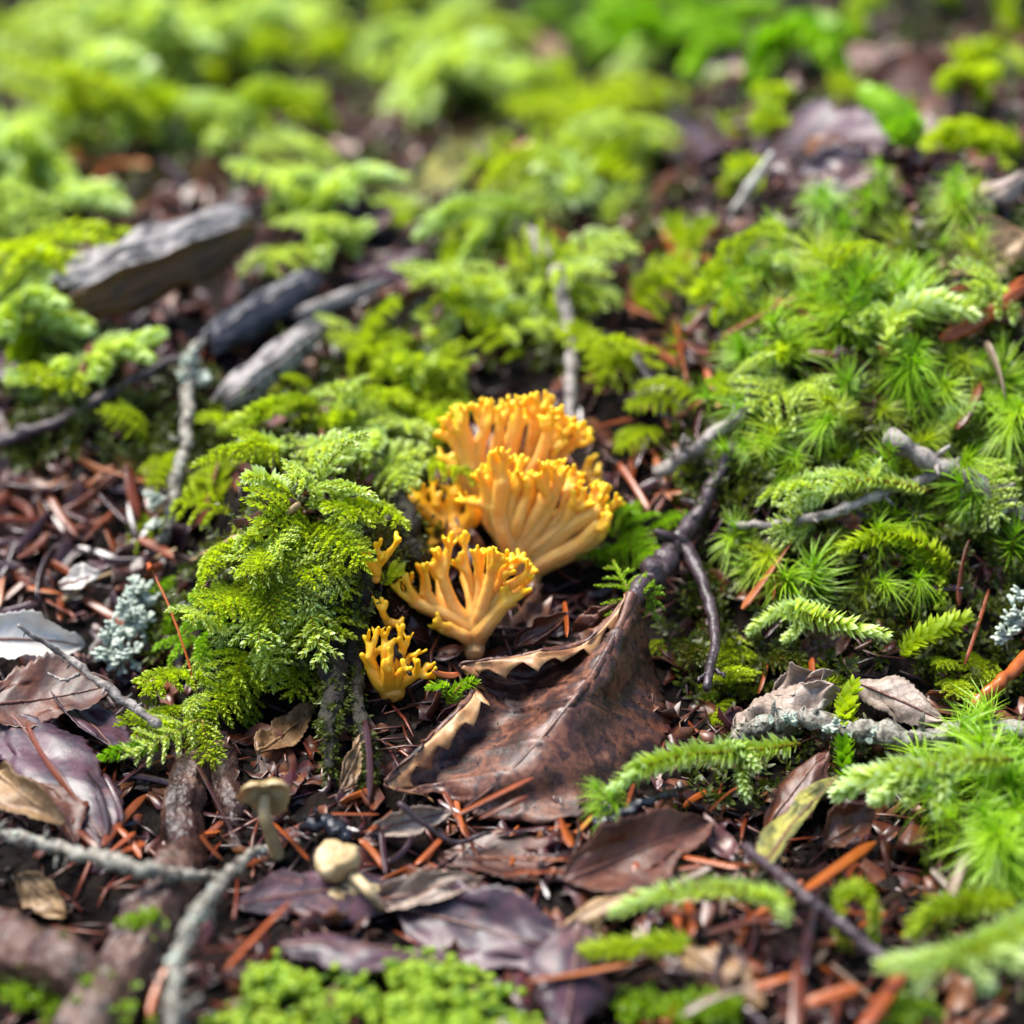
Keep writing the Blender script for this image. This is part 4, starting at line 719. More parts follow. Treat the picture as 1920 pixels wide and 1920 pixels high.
for a, b, w_, c_, wh, lb, off in [
    ((850, 1532), (1002, 1458), 19, 'o', W1, 'glossy orange needle lying across the lower end of the big serrated leaf', 8),
    ((898, 1535), (990, 1492), 14, 'r', W1, 'reddish needle tucked under the glossy orange needle', 7),
    ((895, 1610), (1066, 1612), 17, 'p', W1, 'pale shiny orange needle lying flat on the brown wet leaf', 3),
    ((945, 1640), (1185, 1638), 16, 'o', W1, 'long orange needle with a thick rounded end on the wet purple leaf', 3),
    ((780, 1622), (832, 1570), 17, 'o', W1, None, 2.5), ((1052, 1535), (1072, 1588), 24, 'o', W1, 'short flat orange scale at the end of the black wet twig', 4),
    ((420, 1818), (542, 1688), 17, 'o', W2, 'slim orange needle pointing up out of the bead moss cushion', 6), ((382, 1786), (448, 1774), 14, 'r', W2, None, 5),
    ((275, 1905), (316, 1798), 18, 'o', W2, None, 6), ((510, 1538), (582, 1612), 12, 'o', W1, None, 2), ((690, 1562), (737, 1518), 18, 'r', W1, None, 3),
    ((728, 1622), (778, 1568), 14, 'd', W1, None, 3), ((800, 1640), (862, 1600), 14, 'd', W1, None, 2), ((190, 1585), (272, 1488), 22, 'r', W2, None, 3), ((205, 1600), (255, 1560), 16, 'o', W2, None, 3),
    ((45, 1360), (148, 1512), 13, 'r', W2, 'long reddish needle lying down the wet violet leaf', 9), ((370, 1432), (452, 1592), 20, 'd', W2, 'dark needle leaning down along the split root', 5),
    ((688, 1350), (696, 1500), 17, 'd', W1, 'dark upright needle hanging below the small low fungus', 7), ((175, 1460), (205, 1560), 18, 'd', W2, None, 4), ((200, 1450), (232, 1540), 15, 'd', W2, None, 4),
    ((1392, 1142), (1486, 1015), 30, 'p', W3, 'broad pinkish needle leaning up into green moss tufts', 7), ((1768, 642), (1935, 535), 34, 'o', W3, 'large bright orange needle above the bleached seed scale', 8),
    ((1800, 805), (1842, 718), 28, 'r', W3, None, 8), ((1850, 640), (1888, 752), 30, 't', W3, 'bleached seed scale hanging in the tuft moss', 9),
    ((1795, 1135), (1816, 1008), 17, 'r', W3, None, 6), ((1810, 1245), (1855, 1105), 8, 'o', W3, 'hair-thin orange stalk beside the white brown lichen', 6),
    ((1505, 1672), (1642, 1578), 28, 'o', W4, 'bright orange needle above the crossing purple-brown twig', 6), ((985, 1836), (1182, 1800), 24, 'p', W4, 'broad orange needle lying beside the hanging violet leaf', 6),
    ((1488, 1960), (1500, 1800), 36, 'r', W4, 'thick red-brown needle pointing straight up below the purple-brown twig', 6), ((1500, 1830), (1535, 1655), 34, 'd', W4, 'dark broad needle under the purple-brown twig', 4),
    ((1615, 1935), (1702, 1815), 40, 'o', W4, 'thick orange needle under the yellow-green moss frond', 7), ((1510, 1882), (1615, 1850), 30, 'o', W4, None, 6), ((1302, 1752), (1288, 1690), 26, 'o', W4, None, 5),
    ((1278, 1895), (1415, 1842), 26, 't', W4, 'whitish needle lying over the pale tan leaf scrap', 8), ((1778, 1690), (1812, 1600), 30, 't', W4, 'whitish needle under the overhanging tuft moss', 6),
    ((1250, 545), (1318, 475), 26, 'r', W6, None, 4), ((1290, 720), (1268, 600), 24, 'o', W6, None, 4), ((1240, 740), (1180, 645), 30, 'd', W6, None, 4), ((1350, 632), (1505, 548), 17, 'r', W6, None, 6),
    ((1160, 868), (1222, 962), 16, 'o', W6, None, 3), ((1230, 960), (1262, 890), 18, 'r', W6, None, 3), ((238, 860), (256, 972), 27, 'r', W5, None, 4), ((376, 985), (412, 858), 24, 'r', W5, None, 4), ((516, 838), (512, 960), 20, 'd', W5, None, 4),
    ((190, 432), (282, 328), 27, 'd', W7, None, 5), ((170, 345), (222, 288), 30, 'r', W7, None, 5), ((150, 722), (172, 640), 20, 'r', W7, None, 8), ((232, 700), (262, 740), 14, 'o', W7, None, 3),
    ((0, 905), (112, 922), 24, 'd', W5, None, 3), ((30, 1030), (112, 945), 22, 'd', W5, None, 3), ((90, 930), (142, 1005), 22, 'r', W5, None, 3), ((68, 1125), (102, 1020), 22, 'd', W5, None, 3), ((0, 1152), (72, 1132), 22, 'd', W5, None, 3),
    ((990, 405), (1095, 470), 22, 'r', W6, None, 4), ((1100, 500), (1160, 480), 18, 'r', W6, None, 3), ((1058, 1128), (1064, 1195), 16, 'o', W1, 'small upright orange needle behind the curled leaf', 9), ((1520, 1235), (1530, 1292), 20, 'o', W3, 'narrow orange bract poking up behind the crumpled grey leaf', 6),
    ((1425, 1300), (1440, 1240), 12, 'o', W3, None, 4), ((1690, 1690), (1640, 1742), 20, 'd', W4, None, 4), ((860, 1268), (810, 1262), 16, 'o', W1, 'orange needle end beside the small low fungus', 6), ((1640, 1700), (1720, 1660), 16, 'd', W4, None, 4), ((945, 282), (1000, 270), 28, 'o', W6, None, 6)]:
    needle(a, b, w_, c_, wh, off, lb)
def scatter_needles(n, box, lens, wpx, cols, where, off=(1, 3)):
    for _ in range(n):
        px, py = R.uniform(box[0], box[2]), R.uniform(box[1], box[3]); th = R.uniform(0, math.pi); L = R.uniform(*lens)
        needle((px - math.cos(th) * L / 2, py - math.sin(th) * L / 3), (px + math.cos(th) * L / 2, py + math.sin(th) * L / 3), wpx * R.uniform(.75, 1.15), R.choice(list(cols)), where, R.uniform(*off))
scatter_needles(48, (0, 870, 300, 1160), (60, 130), 21, 'dddrrp', W5)
scatter_needles(44, (560, 1490, 1360, 1690), (50, 130), 15, 'ddrroo', W1, (1, 2.5))
scatter_needles(52, (1200, 1600, 1780, 1915), (60, 150), 22, 'dddrto', W4, (1, 3))
scatter_needles(46, (1060, 430, 1360, 940), (60, 130), 21, 'ddrrop', W6, (1.5, 4))
scatter_needles(14, (120, 270, 420, 420), (70, 130), 26, 'ddrp', W7, (2, 5))
scatter_needles(18, (1300, 500, 1900, 1260), (70, 130), 18, 'rodr', W3, (2, 6))
scatter_needles(26, (130, 1380, 480, 1660), (60, 120), 16, 'rddo', W2, (1, 3))

# ------------------------------------------------------------------ moss
def pinnate(ml, ms, pts, side, nb, blen, leafL, leafW, dens=9., up=(0, 0, 1), rnd=R):
    p = resample(pts, 30); t, _, _ = frames(p); L = np.linalg.norm(np.diff(p, axis=0), axis=1).sum()
    shoot(ml, ms, p, int(L * dens * .8), leafL, leafW, .75, .15, .6, np.asarray(up, float), .25, rnd=rnd)
    for k in range(nb):
        u = .12 + .8 * (k + .5) / nb; i = int(u * 29); sg = 1 if k % 2 else -1
        s = unit(np.asarray(side) - t[i] * np.dot(side, t[i])) * sg; bl = blen * np.interp(u, [0, .25, .6, 1], [.6, 1, .85, .25]) * rnd.uniform(.75, 1.2)
        q = np.array([p[i], p[i] + (t[i] * .55 + s * .8) * bl * .5 + np.asarray(up) * .1 * bl, p[i] + (t[i] * .85 + s * 1.25) * bl * .8 - np.asarray(up) * .22 * bl])
        shoot(ml, ms, q, max(10, int(bl * dens)), leafL * .85, leafW * .85, .7, .12, .7, np.asarray(up, float), .14, rnd=rnd)
def tuft(ml, ms, H, nl, LL, falc, rnd=R):
    p = resample(np.array([[0, 0, 0], [rnd.normal(0, .06) * H, rnd.normal(0, .06) * H, H * .5], [rnd.normal(0, .15) * H, rnd.normal(0, .15) * H, H]]), 14)
    tube(ms, p, np.linspace(.3, .2, 14), 5)
    u = np.sort(rnd.uniform(.15, 1, nl)); ph = np.arange(nl) * 2.4 + rnd.normal(0, .3, nl); f = u * 13
    c = np.stack([np.interp(f, np.arange(14), p[:, k]) for k in range(3)], -1)
    el = np.interp(u, [.15, .7, 1], [.25, .55, 1.2]) + rnd.normal(0, .18, nl)
    d = np.stack([np.cos(ph) * np.cos(el), np.sin(ph) * np.cos(el), np.sin(el)], -1); nor = np.stack([-np.cos(ph) * np.sin(el), -np.sin(ph) * np.sin(el), np.cos(el)], -1)
    drift = np.array([math.cos(falc), math.sin(falc), -.25]); L = LL * rnd.uniform(.7, 1.15, nl) * np.interp(u, [.15, .5, 1], [.75, 1, .85]); W = np.full(nl, LL * .046)
    side = unit(np.cross(d, nor)); rows = []; S_ = np.linspace(0, 1, 7)
    for s in S_:
        q = c + d * (L * s)[:, None] + (drift * .42 - nor * .3) * (L * s ** 2.2)[:, None]; wv = (W * (1 - s ** 1.6) ** .7 * (.8 if s == 0 else 1) + .01)[:, None] * .5
        rows += [q - side * wv, q + side * wv]
    V = np.stack(rows, 1); k = np.arange(nl)[:, None] * 14; Q = np.concatenate([k + [2 * i, 2 * i + 1, 2 * i + 3, 2 * i + 2] for i in range(6)])
    ml.add(V.reshape(-1, 3), Q, a=np.tile(np.repeat(S_, 2), nl))
def variant(kind, seed):
    rnd = np.random.default_rng(seed); ml, ms = MB(), MB()
    if kind == 'tuft': tuft(ml, ms, rnd.uniform(6, 13), int(rnd.uniform(75, 120)), rnd.uniform(5, 8), rnd.uniform(0, 6.28), rnd)
    else:
        L = {'lacy': rnd.uniform(13, 19), 'strap': rnd.uniform(11, 18), 'spike': rnd.uniform(8, 13), 'cat': rnd.uniform(13, 18), 'pin': rnd.uniform(15, 20), 'curl': rnd.uniform(9, 13)}[kind]; a0, a1 = rnd.uniform(.1, .5), rnd.uniform(1.3, 2.1) if kind != 'curl' else rnd.uniform(2.0, 3.0)
        ang = np.linspace(a0, a1, 12); st = L / 11; p = np.cumsum(np.stack([rnd.normal(0, .06, 12) * st, np.sin(ang) * st, np.cos(ang) * st], -1), 0); p -= p[0]
        if kind == 'cat':
            shoot(ml, ms, p, int(L * 8.5), 2.5, 1.25, .85, .3, .8, np.array([0, 0, 1.]), .3, rnd=rnd)
            for _ in range(rnd.integers(1, 4)):
                i = rnd.integers(3, 9); sg = rnd.choice([-1, 1]); q = np.array([p[i], p[i] + [sg * 2.2, 1.2, .6], p[i] + [sg * 4.2, 3.0, -.4]]); shoot(ml, ms, q, 40, 2.0, 1.0, .85, .3, .8, np.array([0, 0, 1.]), .22, rnd=rnd)
        elif kind == 'lacy': pinnate(ml, ms, p, np.array([1., 0, 0]), int(rnd.integers(7, 11)), rnd.uniform(5, 8), 1.55, .9, 6, rnd=rnd)
        elif kind in ('strap', 'spike'):
            fl = np.array([0, 0, 1.]); kw = dict(leafL=3.0, leafW=1.9, spread=.5, curl=.12, flat=.6) if kind == 'strap' else dict(leafL=3.3, leafW=1.3, spread=.8, curl=.3, flat=.9)
            dn = 5.5 if kind == 'strap' else 4.5; shoot(ml, ms, p, int(L * dn), fl_n=fl, r=.3, rnd=rnd, **kw)
            for _ in range(rnd.integers(1, 4)):
                i = rnd.integers(2, 9); sg = rnd.choice([-1, 1]); q = np.array([p[i], p[i] + [sg * 2.0, 1.6, .5], p[i] + [sg * rnd.uniform(3.5, 6), rnd.uniform(2.5, 5), rnd.uniform(-1.5, 1)]]); shoot(ml, ms, q, int(6 * dn), fl_n=fl, r=.22, rnd=rnd, **kw)
        elif kind == 'pin': pinnate(ml, ms, p, np.array([1., 0, 0]), int(rnd.integers(11, 17)), rnd.uniform(4.5, 7), 1.25, .62, 9, rnd=rnd)
        else: pinnate(ml, ms, p, np.array([1., 0, 0]), int(rnd.integers(9, 14)), rnd.uniform(2.6, 4), 1.1, .55, 10, rnd=rnd)
    return ml.mesh('leaves'), ms.mesh('stem')
VAR = {k: [variant(k, 100 * q + i) for i in range(8)] for q, k in enumerate(('tuft', 'cat', 'pin', 'curl', 'strap', 'spike', 'lacy'))}
_matmesh = {}
def put(kind, pos, up, face, scale, mk, label, group, name):
    i = R.integers(0, 8); key = (kind, int(i), mk)
    if key not in _matmesh:
        l, s = VAR[kind][i]; l = l.copy(); l.materials.append(M[mk]); s = s.copy(); s.materials.append(M['moss_stem']); _matmesh[key] = (l, s)
    l, s = _matmesh[key]
    z = unit(up); y = unit(np.asarray(face) - z * np.dot(face, z)); x = np.cross(y, z)
    root = bpy.data.objects.new(name, None); col.objects.link(root); root.empty_display_size = .002
    Mx = Matrix.Identity(4)
    for r_ in range(3): Mx[r_][0], Mx[r_][1], Mx[r_][2], Mx[r_][3] = x[r_] * scale, y[r_] * scale, z[r_] * scale, pos[r_] * S
    root.matrix_world = Mx; tag(root, label, 'moss', group)
    o = bpy.data.objects.new('stem', s); o.parent = root; col.objects.link(o)
    o = bpy.data.objects.new('leaves', l); o.parent = root; col.objects.link(o); o['kind'] = 'stuff'
def inpoly(x, y, poly):
    c = False; j = len(poly) - 1
    for i in range(len(poly)):
        if (poly[i][1] > y) != (poly[j][1] > y) and x < (poly[j][0] - poly[i][0]) * (y - poly[i][1]) / (poly[j][1] - poly[i][1]) + poly[i][0]: c = not c
        j = i
    return c
KA = {'lacy': 'lacy loose', 'strap': 'smooth strap-like', 'spike': 'spiky', 'cat': 'plump', 'pin': 'branched', 'curl': 'curl-tipped', 'tuft': ''}; CA = {'moss_pale': 'pale', 'moss_feather': 'yellow-green', 'moss_tuft': 'fresh green', 'moss_dark': 'dull dark'}
KN = {'lacy': 'moss_frond', 'strap': 'moss_shoot', 'spike': 'moss_shoot', 'cat': 'moss_shoot', 'pin': 'moss_frond', 'curl': 'curled_moss', 'tuft': 'moss_tuft'}
def zone(n, poly, kinds, sc, mk, label, group, name='moss_frond', down=.5, tilt=.35, minsep=0, off=-1.0):
    xs_ = [p[0] for p in poly]; ys_ = [p[1] for p in poly]; done = []; tries = 0
    while len(done) < n and tries < n * 60:
        tries += 1; px, py = R.uniform(min(xs_), max(xs_)), R.uniform(min(ys_), max(ys_))
        if not inpoly(px, py, poly) or any((px - a) ** 2 + (py - b) ** 2 < minsep ** 2 for a, b in done): continue
        done.append((px, py)); p = P(px, py, off); nm = gnorm(p[0], p[1], 5)
        up = unit(nm * .6 + np.array([0, 0, .5]) + R.normal(0, tilt, 3)); th = R.uniform(0, 6.283); f = np.array([math.cos(th), math.sin(th), 0]) + np.array([0, -1, -.2]) * down
        kd = str(R.choice(kinds)); mm = mk if isinstance(mk, str) else str(R.choice(mk)); sz = R.uniform(*sc); tail = label[label.index('moss'):]
        pre = f'{KA[kd]} {CA[mm]}' if kd != 'tuft' else ('large' if sz > sum(sc) / 2 else 'small') + ' star-shaped green'
        tail = tail if kd == 'tuft' else tail.split(' ', 2)[2]
        put(kd, p, up, f, sz, mm, f'{pre} moss {"shoot" if kd in ("cat", "strap", "spike") else "frond"} {tail}' if kd != 'tuft' else f'{pre} {tail}', f'{pre} ones, {group}', KN[kd])
    return done
# one carpet of low dark moss under everything that is mossy (nobody could count it)
mossy = [[(0, 0), (1920, 0), (1920, 330), (1380, 200), (1250, 500), (1130, 640), (800, 420), (560, 450), (430, 380), (180, 470), (0, 720)],
         [(1340, 480), (1920, 330), (1920, 1330), (1650, 1260), (1280, 1330), (1250, 1130), (1330, 1000), (1260, 800)],
         [(540, 650), (830, 660), (830, 1000), (740, 1080), (620, 1330), (420, 1120), (290, 1330), (300, 1130), (460, 1000)],
         [(780, 380), (1130, 480), (1120, 700), (820, 700)], [(0, 600), (240, 640), (560, 800), (420, 900), (0, 870)],
         [(1280, 1380), (1920, 1400), (1920, 1500), (1500, 1500), (1300, 1560)], [(1750, 1450), (1920, 1430), (1920, 1920), (1720, 1800)]]
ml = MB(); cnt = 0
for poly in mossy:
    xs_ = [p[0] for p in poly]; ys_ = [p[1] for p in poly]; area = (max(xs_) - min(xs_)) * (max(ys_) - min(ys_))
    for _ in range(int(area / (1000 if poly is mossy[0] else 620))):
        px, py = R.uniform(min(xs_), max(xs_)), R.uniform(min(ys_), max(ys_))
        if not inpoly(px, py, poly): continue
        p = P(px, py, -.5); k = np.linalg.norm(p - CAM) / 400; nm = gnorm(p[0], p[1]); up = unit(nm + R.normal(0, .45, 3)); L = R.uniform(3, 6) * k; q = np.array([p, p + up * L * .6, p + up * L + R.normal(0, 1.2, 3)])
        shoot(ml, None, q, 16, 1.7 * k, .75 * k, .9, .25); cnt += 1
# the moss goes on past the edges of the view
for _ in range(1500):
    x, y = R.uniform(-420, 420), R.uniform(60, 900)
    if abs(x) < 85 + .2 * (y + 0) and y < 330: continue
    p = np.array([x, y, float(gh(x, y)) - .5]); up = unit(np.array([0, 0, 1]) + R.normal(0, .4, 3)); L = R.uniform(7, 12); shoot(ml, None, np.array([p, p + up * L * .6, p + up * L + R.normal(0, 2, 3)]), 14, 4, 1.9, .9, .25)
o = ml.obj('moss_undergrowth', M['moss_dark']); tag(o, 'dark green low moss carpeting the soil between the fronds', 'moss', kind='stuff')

G1_ = 'feather moss fronds'
zone(46, [(0, 0), (840, 0), (860, 110), (700, 260), (450, 330), (250, 280), (0, 560)], ['lacy', 'strap', 'strap', 'cat'], (1.7, 2.5), ['moss_pale', 'moss_pale', 'moss_feather'], 'bright pale moss frond in the lush carpet beyond the weathered wood chunk', 'moss fronds beyond the wood chunk', down=.8, off=0)
zone(9, [(0, 380), (70, 420), (50, 650), (0, 720)], ['lacy', 'strap'], (1.3, 1.8), 'moss_pale', 'yellow-green moss frond crowding the broken end of the wood chunk', 'moss fronds at the broken end of the wood chunk', down=.8, off=0)
zone(10, [(440, 270), (600, 270), (660, 460), (560, 480), (450, 400)], ['lacy', 'strap'], (1.1, 1.5), 'moss_pale', 'pale arching moss frond spilling over the far end of the wood chunk', 'moss fronds over the far end of the wood chunk', down=.8, off=1)
zone(11, [(770, 110), (1150, 130), (1130, 230), (780, 240)], ['lacy', 'strap'], (1.6, 2.3), ['moss_pale', 'moss_feather'], 'blurred pale moss frond on the rise behind the fading yellow green leaf', 'moss fronds behind the fading leaf', down=.7)
zone(20, [(1020, 210), (1230, 230), (1240, 430), (1120, 470), (1020, 400)], ['lacy', 'spike', 'lacy'], (1.2, 1.8), ['moss_feather', 'moss_pale'], 'green moss frond in the tall clump behind the bleached twig', 'moss fronds of the tall clump', down=.5)
zone(12, [(770, 380), (1010, 380), (990, 520), (800, 520)], ['lacy', 'spike'], (1.0, 1.4), ['moss_feather', 'moss_pale'], 'moss frond arching over the curled brown leaf behind the fungus', 'moss fronds above the curled brown leaf', down=.8)
zone(18, [(850, 520), (1100, 540), (1120, 660), (960, 700), (830, 690)], ['lacy', 'spike', 'lacy'], (.9, 1.3), ['moss_feather', 'moss_pale'], 'yellow-green moss shoot in the clump right behind the top of the fungus', 'moss shoots right behind the fungus', down=.3)
zone(46, [(560, 680), (800, 660), (830, 760), (770, 880), (680, 960), (520, 980), (560, 850)], ['lacy', 'pin', 'lacy', 'cat'], (.75, 1.1), ['moss_feather', 'moss_pale'], 'glistening moss frond in the cushion pressed against the fungus', 'moss fronds pressed against the fungus', down=.9)
zone(34, [(470, 960), (690, 930), (680, 1040), (620, 1090), (550, 1180), (430, 1140)], ['curl', 'lacy', 'pin', 'lacy'], (.6, .95), ['moss_feather', 'moss_feather', 'moss_pale'], 'curled bright green moss frond on top of the hump over the hollow', 'moss fronds on top of the hump', down=1.4, tilt=.25)
zone(20, [(420, 1150), (580, 1160), (560, 1270), (400, 1390), (240, 1400), (330, 1300)], ['curl', 'lacy'], (.6, .85), ['moss_feather', 'moss_pale'], 'drooping yellow-green moss frond hanging from the lip of the hump', 'moss fronds hanging from the lip of the hump', down=1.6, tilt=.25, off=2.5)
zone(20, [(300, 1100), (450, 1120), (440, 1230), (330, 1290), (290, 1200)], ['curl'], (.5, .8), 'moss_tuft', 'small green moss shoot in the dip beside the orange moss stalk', 'moss shoots beside the orange moss stalk', down=.5)
zone(9, [(40, 680), (200, 690), (210, 770), (60, 800)], ['lacy', 'strap'], (1.0, 1.4), ['moss_pale', 'moss_feather'], 'pale moss frond above the long thin brown twig', 'moss fronds above the long thin twig', down=.8)
zone(10, [(400, 740), (600, 740), (580, 800), (420, 820)], ['pin', 'curl'], (.6, .8), 'moss_feather', 'moss frond lying along the pale broken wood stick', 'moss fronds along the pale wood stick', down=.8)
zone(11, [(1000, 0), (1500, 0), (1480, 150), (1250, 200), (1120, 160)], ['lacy', 'strap'], (1.5, 2.2), 'moss_tuft', 'dark green blurred moss shoot far behind the small violet leaf', 'moss shoots far behind', down=.4)
zone(8, [(1480, 0), (1920, 0), (1920, 320), (1780, 330), (1700, 200), (1560, 60)], ['lacy', 'strap'], (1.5, 2.2), 'moss_feather', 'blurred moss frond around the standing red brown leaf', 'moss fronds around the red brown leaf', down=.5)
zone(9, [(1300, 170), (1680, 170), (1700, 330), (1320, 380)], ['strap', 'spike'], (.8, 1.2), ['moss_feather', 'moss_pale'], 'single moss shoot poking up beside the blue sheened leaf', 'moss shoots beside the blue sheened leaf', down=.3)
zone(12, [(1180, 480), (1420, 430), (1400, 700), (1160, 720)], ['lacy', 'spike', 'lacy'], (.8, 1.2), 'moss_feather', 'thin moss shoot among the litter at the edge of the tuft moss', 'moss shoots at the edge of the tufts', down=.4)
zone(14, [(1240, 730), (1400, 700), (1380, 960), (1230, 960)], ['pin', 'curl', 'cat'], (.5, .8), 'moss_feather', 'moss frond around the pale grey broken twig', 'moss fronds around the pale grey broken twig', down=.6)
zone(12, [(1120, 970), (1230, 980), (1200, 1060), (1110, 1060)], ['curl', 'pin'], (.5, .7), 'moss_tuft', 'shaded moss sprig under the spreading fungus fan', 'moss sprigs under the fungus fan', down=.8)
zone(20, [(1380, 560), (1900, 480), (1900, 1000), (1420, 1050)], ['lacy', 'pin', 'cat'], (.7, 1.1), ['moss_feather', 'moss_pale'], 'feathery moss frond threading between the star-shaped tufts', 'moss fronds between the tufts', down=.7)
zone(10, [(260, 830), (560, 800), (540, 960), (330, 980)], ['lacy', 'pin'], (.7, 1.0), 'moss_feather', 'dull moss frond in the dip between upright twig and hump', 'moss fronds in the dip', down=.6)
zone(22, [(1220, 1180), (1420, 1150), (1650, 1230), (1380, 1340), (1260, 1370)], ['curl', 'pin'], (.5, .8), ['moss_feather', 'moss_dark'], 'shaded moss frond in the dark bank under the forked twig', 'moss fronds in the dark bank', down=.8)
zone(14, [(1650, 1230), (1920, 1200), (1920, 1340), (1760, 1340)], ['curl', 'pin'], (.45, .7), 'moss_feather', 'small moss frond behind the speckled grey leaf', 'moss fronds behind the speckled grey leaf', down=.6)
# tuft moss
zone(44, [(1400, 480), (1550, 420), (1830, 330), (1860, 560), (1760, 650), (1480, 720), (1380, 640)], ['tuft'], (.5, 1.0), ['moss_tuft', 'moss_tuft', 'moss_feather'], 'star-shaped green moss tuft on the crest above the broad arching frond', 'moss tufts on the crest', 'moss_tuft', down=.4, tilt=.3, minsep=22)
zone(42, [(1380, 660), (1800, 640), (1920, 600), (1920, 860), (1660, 860), (1400, 930)], ['tuft'], (.45, .95), ['moss_tuft', 'moss_tuft', 'moss_feather'], 'star-shaped green moss tuft on the slope around the snapped grey twig', 'moss tufts around the snapped twig', 'moss_tuft', down=.7, tilt=.3, minsep=24)
zone(36, [(1370, 930), (1660, 860), (1920, 880), (1920, 1080), (1720, 1130), (1400, 1150)], ['tuft'], (.45, .9), ['moss_tuft', 'moss_tuft', 'moss_feather'], 'star-shaped green moss tuft below the slender grey twig', 'moss tufts below the slender twig', 'moss_tuft', down=.7, tilt=.3, minsep=22)
zone(26, [(1760, 1470), (1930, 1440), (1930, 1720), (1800, 1680)], ['tuft'], (.9, 1.15), 'moss_tuft', 'soft blurred green moss tuft over the whitish needle', 'moss tufts over the whitish needle', 'moss_tuft', down=.3, tilt=.3, minsep=16)
p = P(1150, 1535, 1); 
for k in range(2): put('tuft', p + [k, 0, 0], np.array([-.25, -.1, 1]), np.array([0, -1, 0]), .62, 'moss_tuft', 'lone bright green moss sprig growing from the black wet twig', 'lone sprigs on the black twig', 'moss_tuft')

# hero fronds, each along its own line in the photo
def hero(label, pts, kind='cat', mk='moss_feather', leafL=2.3, leafW=1.15, spread=.85, subs=(), nb=12, blen=4, base=0, name='moss_frond'):
    c = line3(pts); k = np.linalg.norm(c[0] - CAM) / 400; ml, ms = MB(), MB(); L = np.linalg.norm(np.diff(c, axis=0), axis=1).sum(); root = empty(name, label, 'moss', c[0])
    up = unit(gnorm(*c[0][:2]) + np.array([0, -.8, .8])); sd_ = np.cross(unit(c[-1] - c[0]), up)
    if kind == 'cat':
        shoot(ml, ms, c, int(L * 8.5), leafL * k * 1.25, leafW * k * 1.1, spread * 1.1, .18, .85, up, .35)
        for s in subs: q = line3(s); shoot(ml, ms, q, int(np.linalg.norm(np.diff(q, axis=0), axis=1).sum() * 11), leafL * k * .85, leafW * k * .85, spread, .22, .85, up, .28)
    else: pinnate(ml, ms, c, sd_, nb, blen * k, leafL * k, leafW * k, 11, up)
    ms.obj('stem', M['moss_stem'], root, c[0]); o = ml.obj('leaves', M[mk], root, c[0]); o['kind'] = 'stuff'
hero('plump caterpillar-like moss frond touching the lone green sprig', [(1500, 1395, 7), (1400, 1408, 10), (1290, 1415, 10), (1210, 1438, 9), (1150, 1478, 6)], mk='moss_pale', subs=[[(1400, 1410, 10), (1390, 1450, 8), (1400, 1495, 5)], [(1330, 1412, 10), (1380, 1400, 11), (1420, 1440, 9)]])
hero('broad pale moss frond with hanging side shoots over the purple-brown twig', [(1900, 1425, 12), (1810, 1425, 15), (1700, 1440, 15), (1620, 1460, 13), (1570, 1490, 10)], mk='moss_pale', leafL=2.7, leafW=1.35, subs=[[(1780, 1432, 15), (1770, 1480, 13), (1760, 1528, 9)], [(1700, 1440, 15), (1670, 1480, 13), (1640, 1500, 11)], [(1830, 1430, 14), (1740, 1460, 14), (1700, 1500, 12)]])
hero('yellow-green moss frond lying low in front of the pale shell-like leaf', [(1490, 1700, 7), (1420, 1672, 9), (1320, 1665, 10), (1220, 1680, 9), (1150, 1710, 6)], mk='moss_pale', leafL=2.4, subs=[[(1400, 1672, 9), (1450, 1690, 9), (1475, 1725, 7)]])
hero('short blurred moss frond above the broad orange needle', [(1300, 1765, 8), (1230, 1768, 9), (1160, 1775, 9), (1098, 1780, 8)], mk='moss_feather', leafL=2.4)
hero('big yellow-green moss frond crossing the end of the purple-brown twig', [(1960, 1700, 14), (1880, 1760, 14), (1780, 1795, 13), (1660, 1810, 10)], mk='moss_pale', leafL=3.0, leafW=1.4, subs=[[(1850, 1775, 14), (1900, 1800, 13), (1950, 1810, 11)], [(1740, 1800, 12), (1740, 1830, 10), (1720, 1850, 8)], [(1800, 1790, 13), (1840, 1830, 11), (1850, 1850, 9)]])
hero('curving moss frond reaching from tuft moss towards the crossing twig', [(1900, 1690, 11), (1820, 1690, 12), (1750, 1705, 11), (1710, 1750, 8)], mk='moss_feather', leafL=2.4)
hero('moss shoot curled into a loop behind the purple-brown twig', [(1600, 1790, 4), (1570, 1740, 7), (1575, 1680, 9), (1610, 1665, 9), (1635, 1700, 8), (1640, 1760, 4)], mk='moss_feather', leafL=1.7, leafW=.9)
hero('arching feathery moss frond with a curled tip over brown litter', [(1760, 1230, 4), (1560, 1150, 10), (1480, 1140, 10), (1560, 1165, 11), (1660, 1190, 8)][1:], mk='moss_pale', leafL=2.2, subs=[[(1500, 1140, 10), (1450, 1150, 9), (1405, 1185, 7)], [(1500, 1150, 9), (1500, 1175, 8), (1470, 1200, 7)]])
hero('spiny green moss frond below the slender grey twig', [(1780, 1075, 6), (1730, 1020, 10), (1660, 1000, 11), (1580, 1025, 10)], mk='moss_feather', leafL=2.2, subs=[[(1760, 1060, 7), (1765, 1100, 6), (1760, 1140, 4)]])
hero('broad arching moss frond with pale tips in the tuft moss', [(1680, 680, 8), (1670, 620, 12), (1700, 575, 14), (1760, 565, 14), (1825, 590, 11)], mk='moss_pale', leafL=2.4, subs=[[(1680, 600, 12), (1650, 580, 12), (1620, 600, 10)]])
